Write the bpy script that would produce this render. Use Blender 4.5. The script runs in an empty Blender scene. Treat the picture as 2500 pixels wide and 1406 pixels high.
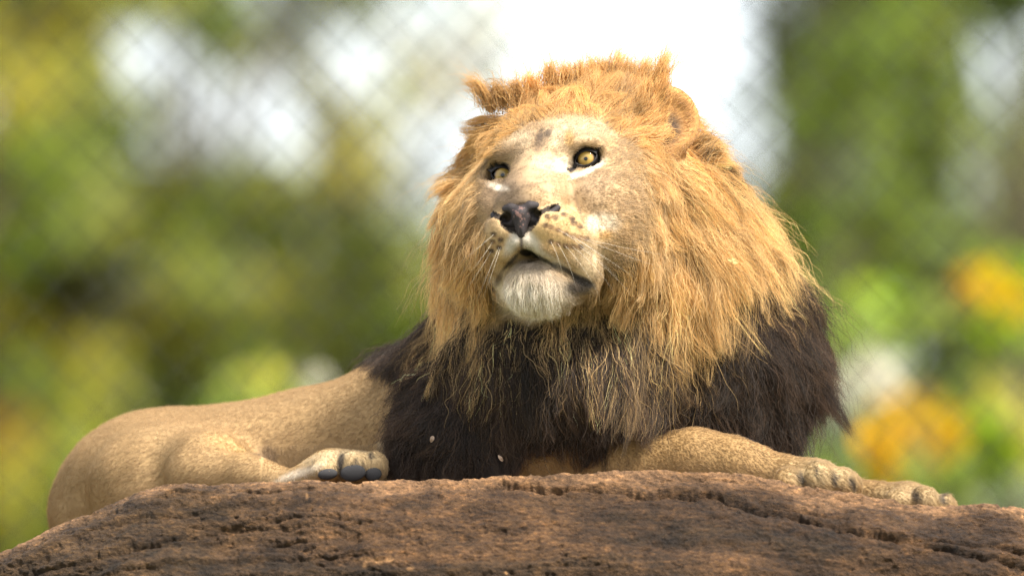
import bpy, math
import numpy as np
from mathutils import Matrix, Vector

FUR = 1.0          # strand density
rng = np.random.default_rng(7)
sc = bpy.context.scene
COL = sc.collection

# ------------------------------------------------------------------ camera
FOC, ALPHA, CAM_H = 16.0, math.radians(4.0), 1.2
S = 2500.0 / (FOC * 36.0 / 400.0)          # photograph pixels per metre at the focus distance
CAM = np.array([0.0, -FOC * math.cos(ALPHA), CAM_H])
RIGHT = np.array([1.0, 0, 0])
FWD = np.array([0, math.cos(ALPHA), math.sin(ALPHA)])
UP = np.array([0, -math.sin(ALPHA), math.cos(ALPHA)])
cd = bpy.data.cameras.new('camera')
cam = bpy.data.objects.new('camera', cd)
COL.objects.link(cam)
cam.location = CAM
cam.rotation_euler = (math.pi / 2 + ALPHA, 0, 0)
cd.lens, cd.sensor_width, cd.clip_start, cd.clip_end = 400, 36, 0.5, 2000
cd.dof.use_dof = True
cd.dof.focus_distance = FOC - 0.02
cd.dof.aperture_fstop = 3.0
cd.dof.aperture_ratio = 1.15
sc.camera = cam

# ------------------------------------------------------------------ world, sun, exposure
SUN_EL, SUN_AZ = math.radians(57), math.radians(128)   # azimuth clockwise from +Y
w = bpy.data.worlds.new('World')
sc.world = w
w.use_nodes = True
nt = w.node_tree
nt.nodes.clear()
sky = nt.nodes.new('ShaderNodeTexSky')
sky.sky_type = 'NISHITA'
sky.sun_disc = False
sky.sun_elevation = SUN_EL
sky.sun_rotation = SUN_AZ
sky.altitude = 0
sky.air_density, sky.dust_density, sky.ozone_density = 1.0, 2.5, 1.0
bg = nt.nodes.new('ShaderNodeBackground')
bg.inputs['Strength'].default_value = 0.115
wo = nt.nodes.new('ShaderNodeOutputWorld')
veil = nt.nodes.new('ShaderNodeMixRGB')            # thin bright cloud all over the sky
veil.inputs[0].default_value = 0.5
veil.inputs[2].default_value = (7.2, 7.3, 7.4, 1)
nt.links.new(sky.outputs[0], veil.inputs[1])
nt.links.new(veil.outputs[0], bg.inputs[0])
nt.links.new(bg.outputs[0], wo.inputs[0])
sl = bpy.data.lights.new('sun', 'SUN')
sl.energy, sl.angle, sl.color = 4.5, math.radians(10), (1.0, 0.955, 0.88)
sun = bpy.data.objects.new('sun', sl)
COL.objects.link(sun)
sdir = Vector((math.sin(SUN_AZ) * math.cos(SUN_EL), math.cos(SUN_AZ) * math.cos(SUN_EL), math.sin(SUN_EL)))
sun.rotation_euler = sdir.to_track_quat('Z', 'Y').to_euler()
sun.location = (6, -8, 12)
sc.view_settings.view_transform = 'Standard'
sc.view_settings.look = 'None'
sc.view_settings.exposure = 1.38
sc.view_settings.gamma = 1.0
sc.render.engine = 'CYCLES'
sc.cycles.use_denoising = True
sc.cycles.denoising_prefilter = 'FAST'
sc.cycles.max_bounces = 8
sc.cycles.diffuse_bounces = 3
sc.cycles.glossy_bounces = 3
sc.cycles.transmission_bounces = 6
sc.cycles.transparent_max_bounces = 16
sc.cycles.sample_clamp_indirect = 6
sc.cycles_curves.shape = 'RIBBONS'

# ------------------------------------------------------------------ helpers
# Work frame of the lion and the rock: (u right, v up, d away from the lens), metres, origin at the
# focus point; to_world() is a plain rotation and shift.
def to_world(p):
    p = np.asarray(p, dtype=np.float64)
    return (CAM + FOC * FWD) + p[..., 0:1] * RIGHT + p[..., 1:2] * UP + p[..., 2:3] * FWD

def P(px, py, d):
    k = (FOC + d) / FOC
    return np.array([(px - 1250.0) / S * k, (703.0 - py) / S * k, d])

def vnoise(p, seed=0):
    """Value noise, p (...,3) -> about -1..1."""
    p = np.asarray(p, dtype=np.float64)
    i = np.floor(p).astype(np.int64)
    f = p - i
    f = f * f * f * (f * (f * 6 - 15) + 10)
    def h(a, b, c):
        n = (a * 374761393 + b * 668265263 + c * 2147483647 + seed * 1274126177) & 0xffffffff
        n = ((n ^ (n >> 13)) * 1274126177) & 0xffffffff
        n = ((n ^ (n >> 16)) * 2246822519) & 0xffffffff
        return ((n ^ (n >> 15)) & 0xffff) / 32767.5 - 1.0
    r = 0
    for a in (0, 1):
        wa = f[..., 0] if a else 1 - f[..., 0]
        for b in (0, 1):
            wb = f[..., 1] if b else 1 - f[..., 1]
            for c in (0, 1):
                wc = f[..., 2] if c else 1 - f[..., 2]
                r = r + wa * wb * wc * h(i[..., 0] + a, i[..., 1] + b, i[..., 2] + c)
    return r

def fbm(p, oct=4, seed=0, gain=0.5):
    a, r, q = 1.0, 0, np.asarray(p, dtype=np.float64)
    for o in range(oct):
        r = r + a * vnoise(q, seed + o * 17)
        q = q * 2.03 + 3.7
        a *= gain
    return r

def sstep(a, b, x):
    t = np.clip((x - a) / (b - a), 0, 1)
    return t * t * (3 - 2 * t)

def mix(a, b, t):
    return a + (b - a) * t

def mesh_from(name, verts, faces, mat=None, parent=None, smooth=True, col=None, origin=None):
    me = bpy.data.meshes.new(name)
    v = np.asarray(verts, dtype=np.float64)
    if parent is not None:
        v = v - BASE[parent.name]
    elif origin is not None:
        v = v - np.asarray(origin)
    v = v.astype(np.float32)
    f = np.asarray(faces, dtype=np.int32)
    me.vertices.add(len(v))
    me.vertices.foreach_set('co', v.ravel())
    n, k = f.shape
    me.loops.add(n * k)
    me.loops.foreach_set('vertex_index', f.ravel())
    me.polygons.add(n)
    me.polygons.foreach_set('loop_start', np.arange(0, n * k, k, dtype=np.int32))
    if smooth:
        me.polygons.foreach_set('use_smooth', np.ones(n, dtype=bool))
    me.update(calc_edges=True)
    me.validate()
    if col is not None:
        at = me.color_attributes.new('col', 'FLOAT_COLOR', 'POINT')
        c = np.ones((len(v), 4), dtype=np.float32)
        c[:, :3] = col
        at.data.foreach_set('color', c.ravel())
    if mat:
        me.materials.append(mat)
    return place(bpy.data.objects.new(name, me), parent, origin)

BASE = {}
def place(o, parent=None, origin=None):
    """Link; data of a child is stored relative to its thing's base."""
    COL.objects.link(o)
    if parent is not None:
        o.parent = parent
        BASE[o.name] = BASE[parent.name]
    else:
        o.location = origin if origin is not None else (0, 0, 0)
        BASE[o.name] = np.array(o.location)
    return o

def thing(name, loc, label, cat, group=None):
    o = bpy.data.objects.new(name, None)
    o.empty_display_size = 0.2
    place(o, None, loc)
    return tag(o, label, cat, group)

def tag(o, label=None, cat=None, group=None, kind=None):
    if label: o['label'] = label
    if cat: o['category'] = cat
    if group: o['group'] = group
    if kind: o['kind'] = kind
    return o

class NT:
    """Small node-tree builder."""
    def __init__(self, name):
        self.m = bpy.data.materials.new(name)
        self.m.use_nodes = True
        self.t = self.m.node_tree
        self.t.nodes.clear()
        self.out = self.n('ShaderNodeOutputMaterial')
    def n(self, typ, **kw):
        x = self.t.nodes.new(typ)
        for k, v in kw.items():
            if k.startswith('i_'):
                x.inputs[k[2:].replace('_', ' ')].default_value = v
            else:
                setattr(x, k, v)
        return x
    def l(self, a, b):
        self.t.links.new(a, b)
    def ramp(self, fac, stops):
        r = self.n('ShaderNodeValToRGB')
        e = r.color_ramp.elements
        while len(e) < len(stops):
            e.new(0.5)
        for el, (p, c) in zip(e, stops):
            el.position = p
            el.color = (*c, 1) if len(c) == 3 else c
        self.l(fac, r.inputs[0])
        return r.outputs[0]

# ------------------------------------------------------------------ signed-distance sculpting
class Grid:
    def __init__(self, ax):
        self.ax = [np.asarray(a, dtype=np.float32) for a in ax]
        self.D = np.full([len(a) for a in self.ax], 1.0, dtype=np.float32)
    def sl(self, lo, hi):
        r = []
        for a, l, h in zip(self.ax, lo, hi):
            i, j = np.searchsorted(a, l), np.searchsorted(a, h)
            r.append(slice(max(i - 1, 0), min(j + 1, len(a))))
        return tuple(r)
    def pts(self, s):
        return (self.ax[0][s[0]][:, None, None], self.ax[1][s[1]][None, :, None], self.ax[2][s[2]][None, None, :])
    def put(self, s, p, op, k):
        if op == 'u':
            d = self.D[s]
            h = np.maximum(k - np.abs(d - p), 0) / k
            self.D[s] = np.minimum(d, p) - h * h * k * 0.25
        else:
            d, q = self.D[s], -p
            h = np.maximum(k - np.abs(d - q), 0) / k
            self.D[s] = np.maximum(d, q) + h * h * k * 0.25
    def ell(self, c, r, M=None, op='u', k=0.02):
        """Ellipsoid; M columns are its axes."""
        c, r = np.asarray(c, np.float32), np.asarray(r, np.float32)
        M = np.eye(3) if M is None else np.asarray(M)
        ext = np.sqrt((M ** 2) @ (r.astype(float) ** 2)) + k + 0.02
        s = self.sl(c - ext, c + ext)
        X, Y, Z = self.pts(s)
        X, Y, Z = X - c[0], Y - c[1], Z - c[2]
        M = M.astype(np.float32)
        k0 = k1 = 0
        for i in range(3):
            q = (X * M[0, i] + Y * M[1, i] + Z * M[2, i]) / r[i]
            k0 = k0 + q * q
            k1 = k1 + (q / r[i]) ** 2
        k0, k1 = np.sqrt(k0), np.sqrt(k1)
        self.put(s, k0 * (k0 - 1) / np.maximum(k1, 1e-6), op, k)
    def cap(self, a, b, ra, rb, op='u', k=0.02):
        a, b = np.asarray(a, np.float32), np.asarray(b, np.float32)
        m = max(ra, rb) + k + 0.02
        s = self.sl(np.minimum(a, b) - m, np.maximum(a, b) + m)
        X, Y, Z = self.pts(s)
        ab = b - a
        L = float(ab @ ab) + 1e-12
        t = np.clip(((X - a[0]) * ab[0] + (Y - a[1]) * ab[1] + (Z - a[2]) * ab[2]) / L, 0, 1)
        dd = np.sqrt((X - a[0] - t * ab[0]) ** 2 + (Y - a[1] - t * ab[1]) ** 2 + (Z - a[2] - t * ab[2]) ** 2)
        self.put(s, dd - (ra + (rb - ra) * t), op, k)
    def chain(self, pts, rad, op='u', k=0.02):
        for i in range(len(pts) - 1):
            self.cap(pts[i], pts[i + 1], rad[i], rad[i + 1], op, k)
    def mesh(self, smooth=1):
        D = self.D
        n = D.shape
        s = D < 0
        c = np.zeros((n[0] - 1, n[1] - 1, n[2] - 1), np.int8)
        off = [(i, j, k) for i in (0, 1) for j in (0, 1) for k in (0, 1)]
        def sub(A, o):
            return A[o[0]:n[0] - 1 + o[0], o[1]:n[1] - 1 + o[1], o[2]:n[2] - 1 + o[2]]
        for o in off:
            c += sub(s, o)
        cells = np.argwhere((c > 0) & (c < 8))
        idx = np.full(c.shape, -1, np.int32)
        idx[cells[:, 0], cells[:, 1], cells[:, 2]] = np.arange(len(cells))
        val = {o: D[cells[:, 0] + o[0], cells[:, 1] + o[1], cells[:, 2] + o[2]] for o in off}
        pos = {o: np.stack([self.ax[a][cells[:, a] + o[a]] for a in range(3)], 1) for o in off}
        acc, cnt = np.zeros((len(cells), 3)), np.zeros(len(cells))
        for o in off:
            for a in range(3):
                if o[a] == 0:
                    q = list(o); q[a] = 1; q = tuple(q)
                    v0, v1 = val[o], val[q]
                    m = (v0 < 0) != (v1 < 0)
                    t = np.where(m, v0 / np.where(m, v0 - v1, 1), 0)
                    acc += np.where(m[:, None], pos[o] + (pos[q] - pos[o]) * t[:, None], 0)
                    cnt += m
        V = acc / cnt[:, None]
        F = []
        for a in range(3):
            b, e = (a + 1) % 3, (a + 2) % 3
            s0 = [slice(None)] * 3; s1 = [slice(None)] * 3
            s0[a] = slice(0, n[a] - 1); s1[a] = slice(1, n[a])
            ch = s[tuple(s0)] != s[tuple(s1)]
            e_ = np.argwhere(ch)
            ok = (e_[:, b] > 0) & (e_[:, e] > 0) & (e_[:, b] < n[b] - 1) & (e_[:, e] < n[e] - 1)
            e_ = e_[ok]
            ins = s[e_[:, 0], e_[:, 1], e_[:, 2]]
            q = []
            for db, de in ((0, 0), (-1, 0), (-1, -1), (0, -1)):
                w_ = e_.copy(); w_[:, b] += db; w_[:, e] += de
                q.append(idx[w_[:, 0], w_[:, 1], w_[:, 2]])
            q = np.stack(q, 1)
            q[~ins] = q[~ins][:, ::-1]
            F.append(q)
        F = np.concatenate(F)
        for _ in range(smooth):
            A, N = np.zeros_like(V), np.zeros(len(V))
            for i in range(4):
                j = (i + 1) % 4
                np.add.at(A, F[:, i], V[F[:, j]]); np.add.at(N, F[:, i], 1)
                np.add.at(A, F[:, j], V[F[:, i]]); np.add.at(N, F[:, j], 1)
            V = 0.5 * V + 0.5 * A / np.maximum(N, 1)[:, None]
        return V, F

def vert_normals(V, F):
    fn = np.cross(V[F[:, 2]] - V[F[:, 0]], V[F[:, 3]] - V[F[:, 1]])
    N = np.zeros_like(V)
    for i in range(4):
        for a in range(3):
            N[:, a] += np.bincount(F[:, i], fn[:, a], minlength=len(V))
    return N / np.maximum(np.linalg.norm(N, axis=1), 1e-12)[:, None]

def unit(a):
    return a / np.maximum(np.linalg.norm(a, axis=-1, keepdims=True), 1e-9)

def px_of(p):
    k = FOC / (FOC + p[..., 2])
    return 1250 + p[..., 0] * S * k, 703 - p[..., 1] * S * k

# ------------------------------------------------------------------ ground
def ground_material():
    t = NT('ground_grass')
    tc = t.n('ShaderNodeTexCoord')
    n1 = t.n('ShaderNodeTexNoise', i_Scale=.35, i_Detail=8.0); t.l(tc.outputs['Object'], n1.inputs['Vector'])
    n2 = t.n('ShaderNodeTexNoise', i_Scale=14.0, i_Detail=6.0); t.l(tc.outputs['Object'], n2.inputs['Vector'])
    m = t.n('ShaderNodeMath', operation='MULTIPLY_ADD'); t.l(n2.outputs[0], m.inputs[0]); m.inputs[1].default_value = .5; t.l(n1.outputs[0], m.inputs[2])
    c = t.ramp(m.outputs[0], [(.45, (.035, .055, .014)), (.7, (.075, .095, .025)), (.95, (.16, .13, .06))])
    b = t.n('ShaderNodeBsdfPrincipled', i_Roughness=.95)
    bu = t.n('ShaderNodeBump', i_Strength=.6, i_Distance=.05); t.l(n2.outputs[0], bu.inputs['Height']); t.l(bu.outputs[0], b.inputs['Normal'])
    t.l(c, b.inputs['Base Color']); t.l(b.outputs[0], t.out.inputs[0])
    return t.m
def build_ground():
    n = 81
    x = np.linspace(-1, 1, n); x = np.sign(x) * np.abs(x) ** 2.2 * 900
    X, Y = np.meshgrid(x, x, indexing='ij')
    Z = .06 * fbm(np.stack([X * .25, Y * .25, X * 0], -1), 2, 9) - .06
    v = np.stack([X, Y, Z], -1).reshape(-1, 3)
    i = np.arange(n * n).reshape(n, n)
    f = np.stack([i[:-1, :-1], i[1:, :-1], i[1:, 1:], i[:-1, 1:]], -1).reshape(-1, 4)
    o = mesh_from('ground', v, f, ground_material())
    tag(o, 'grassy ground of the enclosure under the rock and the trees', kind='structure')
build_ground()

# ------------------------------------------------------------------ rock
CREST = [(-1800, 2400), (-900, 1800), (-300, 1480), (0, 1352), (130, 1291), (250, 1242), (330, 1205), (385, 1186), (440, 1178), (500, 1184), (560, 1179), (650, 1178),
         (740, 1172), (950, 1174), (1100, 1170), (1250, 1164), (1400, 1153), (1550, 1146), (1700, 1149), (1850, 1163), (1950, 1186), (2100, 1207),
         (2230, 1231), (2330, 1233), (2410, 1228), (2460, 1236), (2560, 1262), (2900, 1420), (3600, 1850), (4400, 2500)]
CRACKS = [([(1180, 1188), (1290, 1183), (1330, 1196), (1420, 1200), (1520, 1203), (1560, 1212), (1650, 1210), (1760, 1218), (1830, 1240), (1900, 1248), (1960, 1275),
            (2030, 1290), (2120, 1310), (2200, 1325), (2330, 1355), (2420, 1372), (2500, 1392), (2600, 1420)], 7, .022),
          ([(1830, 1240), (1880, 1236), (1960, 1247), (2040, 1270), (2100, 1280)], 5, .012),
          ([(2090, 1300), (2180, 1320), (2300, 1335), (2420, 1340), (2560, 1365)], 9, .016),
          ([(380, 1225), (430, 1215), (500, 1217), (560, 1205), (640, 1208), (700, 1196), (790, 1194)], 7, .014),
          ([(150, 1330), (260, 1290), (360, 1268), (480, 1258), (560, 1240)], 6, .008),
          ([(80, 1400), (200, 1375), (300, 1345), (420, 1322), (480, 1312)], 12, .018),
          ([(230, 1412), (330, 1390), (450, 1372), (600, 1366), (720, 1362), (860, 1350), (960, 1338)], 9, .012),
          ([(540, 1290), (640, 1272), (760, 1262), (900, 1270), (1030, 1290)], 8, .008),
          ([(900, 1230), (1050, 1222), (1200, 1236), (1330, 1262), (1450, 1300)], 8, .006),
          ([(620, 1335), (700, 1322), (800, 1310)], 8, .012)]
def rock_material():
    t = NT('sandstone')
    tc = t.n('ShaderNodeTexCoord')
    mp = t.n('ShaderNodeMapping'); t.l(tc.outputs['Object'], mp.inputs[0]); mp.inputs['Scale'].default_value = (1, 1, 2.2)
    a = t.n('ShaderNodeAttribute', attribute_name='col')
    n1 = t.n('ShaderNodeTexNoise', i_Scale=16.0, i_Detail=8.0, i_Roughness=.65); t.l(mp.outputs[0], n1.inputs['Vector'])
    n2 = t.n('ShaderNodeTexNoise', i_Scale=95.0, i_Detail=6.0, i_Roughness=.7); t.l(mp.outputs[0], n2.inputs['Vector'])
    n3 = t.n('ShaderNodeTexNoise', i_Scale=330.0, i_Detail=3.0, i_Roughness=.7); t.l(tc.outputs['Object'], n3.inputs['Vector'])
    c1 = t.ramp(n1.outputs[0], [(.34, (.30, .29, .29)), (.50, (.85, .83, .80)), (.66, (1.5, 1.42, 1.3))])
    c2 = t.ramp(n2.outputs[0], [(.34, (.30, .28, .27)), (.46, (.80, .79, .78)), (.58, (1.2, 1.17, 1.12)), (.68, (2.3, 2.1, 1.8))])
    m1 = t.n('ShaderNodeMixRGB', blend_type='MULTIPLY'); m1.inputs[0].default_value = .9
    m2 = t.n('ShaderNodeMixRGB', blend_type='MULTIPLY'); m2.inputs[0].default_value = .9
    t.l(a.outputs['Color'], m1.inputs[1]); t.l(c1, m1.inputs[2]); t.l(m1.outputs[0], m2.inputs[1]); t.l(c2, m2.inputs[2])
    b = t.n('ShaderNodeBsdfPrincipled', i_Roughness=.85); b.inputs['Specular IOR Level'].default_value = .25
    s1 = t.n('ShaderNodeMath', operation='MULTIPLY_ADD'); t.l(n3.outputs[0], s1.inputs[0]); s1.inputs[1].default_value = .4; t.l(n2.outputs[0], s1.inputs[2])
    bu = t.n('ShaderNodeBump', i_Strength=1.0, i_Distance=.009); t.l(s1.outputs[0], bu.inputs['Height']); t.l(bu.outputs[0], b.inputs['Normal'])
    t.l(m2.outputs[0], b.inputs['Base Color']); t.l(b.outputs[0], t.out.inputs[0])
    return t.m
def build_rock():
    xs = np.concatenate([np.linspace(-1800, -60, 160, endpoint=False), np.linspace(-60, 2560, 1150, endpoint=False), np.linspace(2560, 4400, 160)])
    # s: signed run across the crest, negative towards the camera
    ss = np.concatenate([-np.geomspace(2.6, .26, 46), -np.linspace(.255, .02, 190, endpoint=False), np.linspace(-.02, .08, 50, endpoint=False), np.geomspace(.08, 2.6, 70)])
    ca = np.array(CREST, float)
    cy = np.interp(xs, ca[:, 0], ca[:, 1])
    cy = cy + (fbm(np.stack([xs / 38, xs * 0, xs * 0 + 5], -1), 3, 5) * 3.2)
    d0 = -.10 + .03 * vnoise(np.stack([xs / 420, xs * 0, xs * 0], -1), 8)
    u = (xs - 1250) / S; v = (703 - cy) / S * (FOC + d0) / FOC
    f = -np.minimum(ss, 0); bk = np.maximum(ss, 0)
    drop = np.where(f > 0, .30 * f + 3.3 * f ** 2 / (1 + 1.1 * f), 0) + .16 * bk + .04 * sstep(0, .15, bk) + 1.6 * np.maximum(bk - 1.1, 0) ** 1.4
    run = np.where(f > 0, f * .85, 0)
    Pn = np.zeros((len(xs), len(ss), 3))
    Pn[..., 0] = u[:, None]
    Pn[..., 1] = v[:, None] - drop[None]
    Pn[..., 2] = d0[:, None] - run[None] + bk[None]
    # undulating front
    Pn[..., 2] += .05 * fbm(np.stack([Pn[..., 0] * 2.2, Pn[..., 1] * 5, Pn[..., 2] * 0], -1), 3, 21) * sstep(0, .08, f)[None]
    du = np.gradient(Pn, axis=0); ds = np.gradient(Pn, axis=1)
    N = unit(np.cross(ds, du)); N = N * np.sign(N[..., 1:2] - N[..., 2:3] + 1e-9)
    near = sstep(.5, .2, np.abs(ss))[None]
    x, y = px_of(Pn)
    # strata follow the dome of the crest
    st = np.stack([Pn[..., 0] * 1.6, (drop[None] + 0 * Pn[..., 0]) * 26, Pn[..., 2] * 2], -1)
    led = fbm(st, 4, 31)
    led = np.abs(led) ** .8 * np.sign(led)
    h = .0075 * led * sstep(.005, .05, f)[None]
    h = h + .0034 * fbm(Pn * 17, 4, 41) * sstep(.0, .03, f + bk * .3)[None]
    pit = fbm(Pn * np.array([60, 110, 60]), 3, 51)
    h = h - .0028 * sstep(.15, .75, pit) + .0012 * fbm(Pn * 190, 2, 61)
    dark = np.zeros(x.shape)
    m = near[0] > 0
    xm, ym = x[:, m], y[:, m] + 4 * fbm(np.stack([x[:, m] / 25, y[:, m] / 25, x[:, m] * 0], -1), 3, 71)
    hm = np.zeros(xm.shape)
    for pts, wd, dep in CRACKS:
        q = np.full(xm.shape, 1e9); sel = (xm > pts[0][0] - 60) & (xm < pts[-1][0] + 60)
        for (ax, ay), (bx, by) in zip(pts[:-1], pts[1:]):
            vx, vy = bx - ax, by - ay
            t = np.clip(((xm - ax) * vx + (ym - ay) * vy) / (vx * vx + vy * vy), 0, 1)
            q = np.minimum(q, np.hypot(xm - ax - t * vx, ym - ay - t * vy))
        w_ = wd * (.8 + .5 * vnoise(np.stack([xm / 60, ym / 60, xm * 0], -1), 3))
        ends = sstep(pts[0][0] - 15, pts[0][0] + 60, xm) * sstep(pts[-1][0] + 15, pts[-1][0] - 60, xm)
        brk = .35 + .65 * sstep(-.35, .35, fbm(np.stack([xm / 70, ym / 40, xm * 0], -1), 3, 6))
        line = np.interp(xm, [a_[0] for a_ in pts], [a_[1] for a_ in pts])
        below = np.clip((ym - line) / (wd * 5), 0, 1)
        hm -= ends * brk * dep * .62 * (.55 * np.exp(-(q / np.maximum(w_ * .55, 2)) ** 2) + .30 * (ym > line) * (1 - below) ** 1.5 * (below > 0))
        hm += ends * dep * .22 * np.exp(-((q - w_ * 1.6) / (w_ * 1.4)) ** 2) * (ym < line)
    h[:, m] += hm
    Pn = Pn + N * h[..., None]
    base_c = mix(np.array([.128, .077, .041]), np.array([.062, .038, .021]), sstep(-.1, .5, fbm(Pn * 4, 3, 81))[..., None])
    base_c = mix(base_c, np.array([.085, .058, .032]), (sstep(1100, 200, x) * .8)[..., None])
    base_c = mix(base_c, np.array([.036, .026, .015]), (sstep(-.25, .55, .75 * fbm(np.stack([Pn[..., 0] * 3.2 + 4, (drop[None] + 0 * Pn[..., 0]) * 34, Pn[..., 2] * 3], -1), 4, 91) + .35 * fbm(Pn * 40, 3, 93)) * sstep(.0, .10, f)[None] * (.65 + .3 * sstep(1000, 400, x)))[..., None])  # front darkened below the pale crest: dirt, plus its own shade in colour
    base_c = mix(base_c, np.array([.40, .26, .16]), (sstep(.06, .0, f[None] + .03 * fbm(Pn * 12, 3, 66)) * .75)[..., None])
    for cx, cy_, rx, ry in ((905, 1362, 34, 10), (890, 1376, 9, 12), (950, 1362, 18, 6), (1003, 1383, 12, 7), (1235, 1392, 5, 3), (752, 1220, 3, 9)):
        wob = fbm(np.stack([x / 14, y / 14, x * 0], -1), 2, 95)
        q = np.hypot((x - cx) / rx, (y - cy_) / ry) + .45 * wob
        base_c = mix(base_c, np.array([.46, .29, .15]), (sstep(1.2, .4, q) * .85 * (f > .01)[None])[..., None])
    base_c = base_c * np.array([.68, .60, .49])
    nx, ns = len(xs), len(ss)
    i = np.arange(nx * ns).reshape(nx, ns)
    fc = np.stack([i[:-1, :-1], i[1:, :-1], i[1:, 1:], i[:-1, 1:]], -1).reshape(-1, 4)
    W = to_world(Pn.reshape(-1, 3))
    W[:, 2] = np.maximum(W[:, 2], -.35)
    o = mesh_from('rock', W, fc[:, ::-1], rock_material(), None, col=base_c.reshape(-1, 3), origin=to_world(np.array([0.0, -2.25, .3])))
    tag(o, 'big weathered brown sandstone rock with cracks that the lion lies on', 'rock')

# ------------------------------------------------------------------ head frame
def head_axes(y, p, r):
    y, p, r = map(math.radians, (y, p, r))
    f = np.array([-math.cos(p) * math.sin(y), math.sin(p), -math.cos(p) * math.cos(y)])
    x = np.array([math.cos(y), 0, -math.sin(y)])
    z = np.cross(f, x)
    if z[1] < 0: z = -z
    return np.stack([math.cos(r) * x + math.sin(r) * z, f, math.cos(r) * z - math.sin(r) * x], 1)

HR = head_axes(19, 8, 6)
HO = np.array([0.0559, 0.1717, 0.01])
def H(x, y, z):
    return HR @ np.array([x, y, z], float) + HO
def toH(p):
    return (np.asarray(p) - HO) @ HR
EAR = {1: H(.138, -.105, .065), -1: H(-.136, -.120, .040)}      # the right ear is laid back
def HM(rx=0, ry=0, rz=0):
    return HR @ np.array((Matrix.Rotation(rz, 3, 'Z') @ Matrix.Rotation(ry, 3, 'Y') @ Matrix.Rotation(rx, 3, 'X')))
EYE_R = 0.0185
GAZE = np.array([-.10, .10, -1.0]) / np.linalg.norm([-.10, .10, -1.0])
def eye_c(s):
    """Centre of an eyeball (s = 1 the lion's left eye)."""
    return (P(1430, 388, -.043) if s > 0 else P(1227, 428, -.003)) - GAZE * EYE_R
def q_in(s):
    return -.014 if s > 0 else -.020

def sculpt_head(G):
    def e(c, r, rx=0, ry=0, rz=0, op='u', k=0.025):
        for s in ((1, -1) if abs(c[0]) > 1e-6 else (1,)):
            G.ell(H(c[0] * s, c[1], c[2]), r, HM(rx, ry * s, rz * s), op, k)
    def c(a, b, ra, rb, op='u', k=0.025):
        for s in ((1, -1) if abs(a[0]) + abs(b[0]) > 1e-6 else (1,)):
            G.cap(H(a[0] * s, a[1], a[2]), H(b[0] * s, b[1], b[2]), ra, rb, op, k)
    e((0, -.085, -.005), (.108, .125, .100))                         # cranium
    e((0, -.005, .012), (.066, .055, .050), rx=-.5, k=.03)           # forehead
    c((0, .028, -.006), (0, .122, -.064), .040, .032, k=.03)         # bridge
    c((.026, .02, -.02), (.026, .126, -.076), .024, .020, k=.02)     # bridge edges
    e((0, .122, -.088), (.035, .020, .024), rx=.1, k=.02)            # nose block
    e((.052, .024, .0185), (.031, .025, .0165), rz=-.45, k=.016)         # brows
    e((.088, -.035, -.055), (.050, .080, .075), k=.035)              # cheek bones
    e((.066, .022, -.068), (.042, .055, .045), k=.03)                # cheeks in front
    e((.086, -.020, -.115), (.044, .075, .060), k=.035)              # jowls
    c((0, -.03, -.150), (0, .080, -.178), .060, .030, k=.03)         # lower jaw
    e((0, .107, -.187), (.040, .029, .031), rx=-.25, k=.02)
    e((0, .118, -.170), (.027, .019, .013), k=.012)          # chin
    c((.024, .085, -.186), (.056, .050, -.186), .024, .016, k=.02)   # lower lip towards the corner
    # mouth, a little open in front
    c((0, .152, -.149), (.024, .132, -.158), .0036, .0030, op='s', k=.003)
    c((.026, .128, -.158), (.062, .064, -.176), .004, .003, op='s', k=.006)
    c((0, .146, -.150), (0, .090, -.152), .0045, .006, op='s', k=.003)
    e((.028, .116, -.109), (.036, .043, .035), rz=.15, k=.010)       # whisker pads
    e((.046, .080, -.124), (.034, .052, .037), rz=.3, k=.025)        # rear of the pads
    c((.0075, .1455, -.129), (.029, .130, -.138), .0100, .0130, k=.008)  # upper lip roll
    c((.029, .130, -.138), (.046, .098, -.149), .0130, .0135, k=.012)
    c((.046, .098, -.149), (.061, .062, -.162), .0135, .0125, k=.016)
    c((.061, .062, -.162), (.064, .046, -.170), .0125, .011, k=.025)  # flews at the corner
    c((0, .163, -.116), (0, .155, -.146), .0022, .0035, op='s', k=.005)    # groove between the pads
    e((0, .154, -.098), (.027, .016, .019), op='s', k=.006)          # bed of the nose leather
    c((.022, .148, -.101), (.046, .134, -.088), .0080, .0060, op='s', k=.005)
    # eye sockets
    for s_ in (-1, 1):
        q = eye_c(s_)
        G.ell(q + HR @ np.array([.002 * s_, .008, 0]), (.021, .023, .019), HM(0, 0, -.4 * s_), 's', .010)
        G.cap(H(.044 * s_, .050, q_in(s_)), H(.054 * s_, .040, q_in(s_) + .004), .005, .008, 's', .010)

def grid_axis(parts):
    """parts: (start, stop, step) blocks, contiguous."""
    a = []
    for s, t, h in parts:
        n = max(1, int(round((t - s) / h)))
        a.append(np.linspace(s, t, n, endpoint=False))
    return np.concatenate(a + [[parts[-1][1]]])

def HM0(r):
    return np.array(Matrix.Rotation(r, 3, 'Z'))

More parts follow.
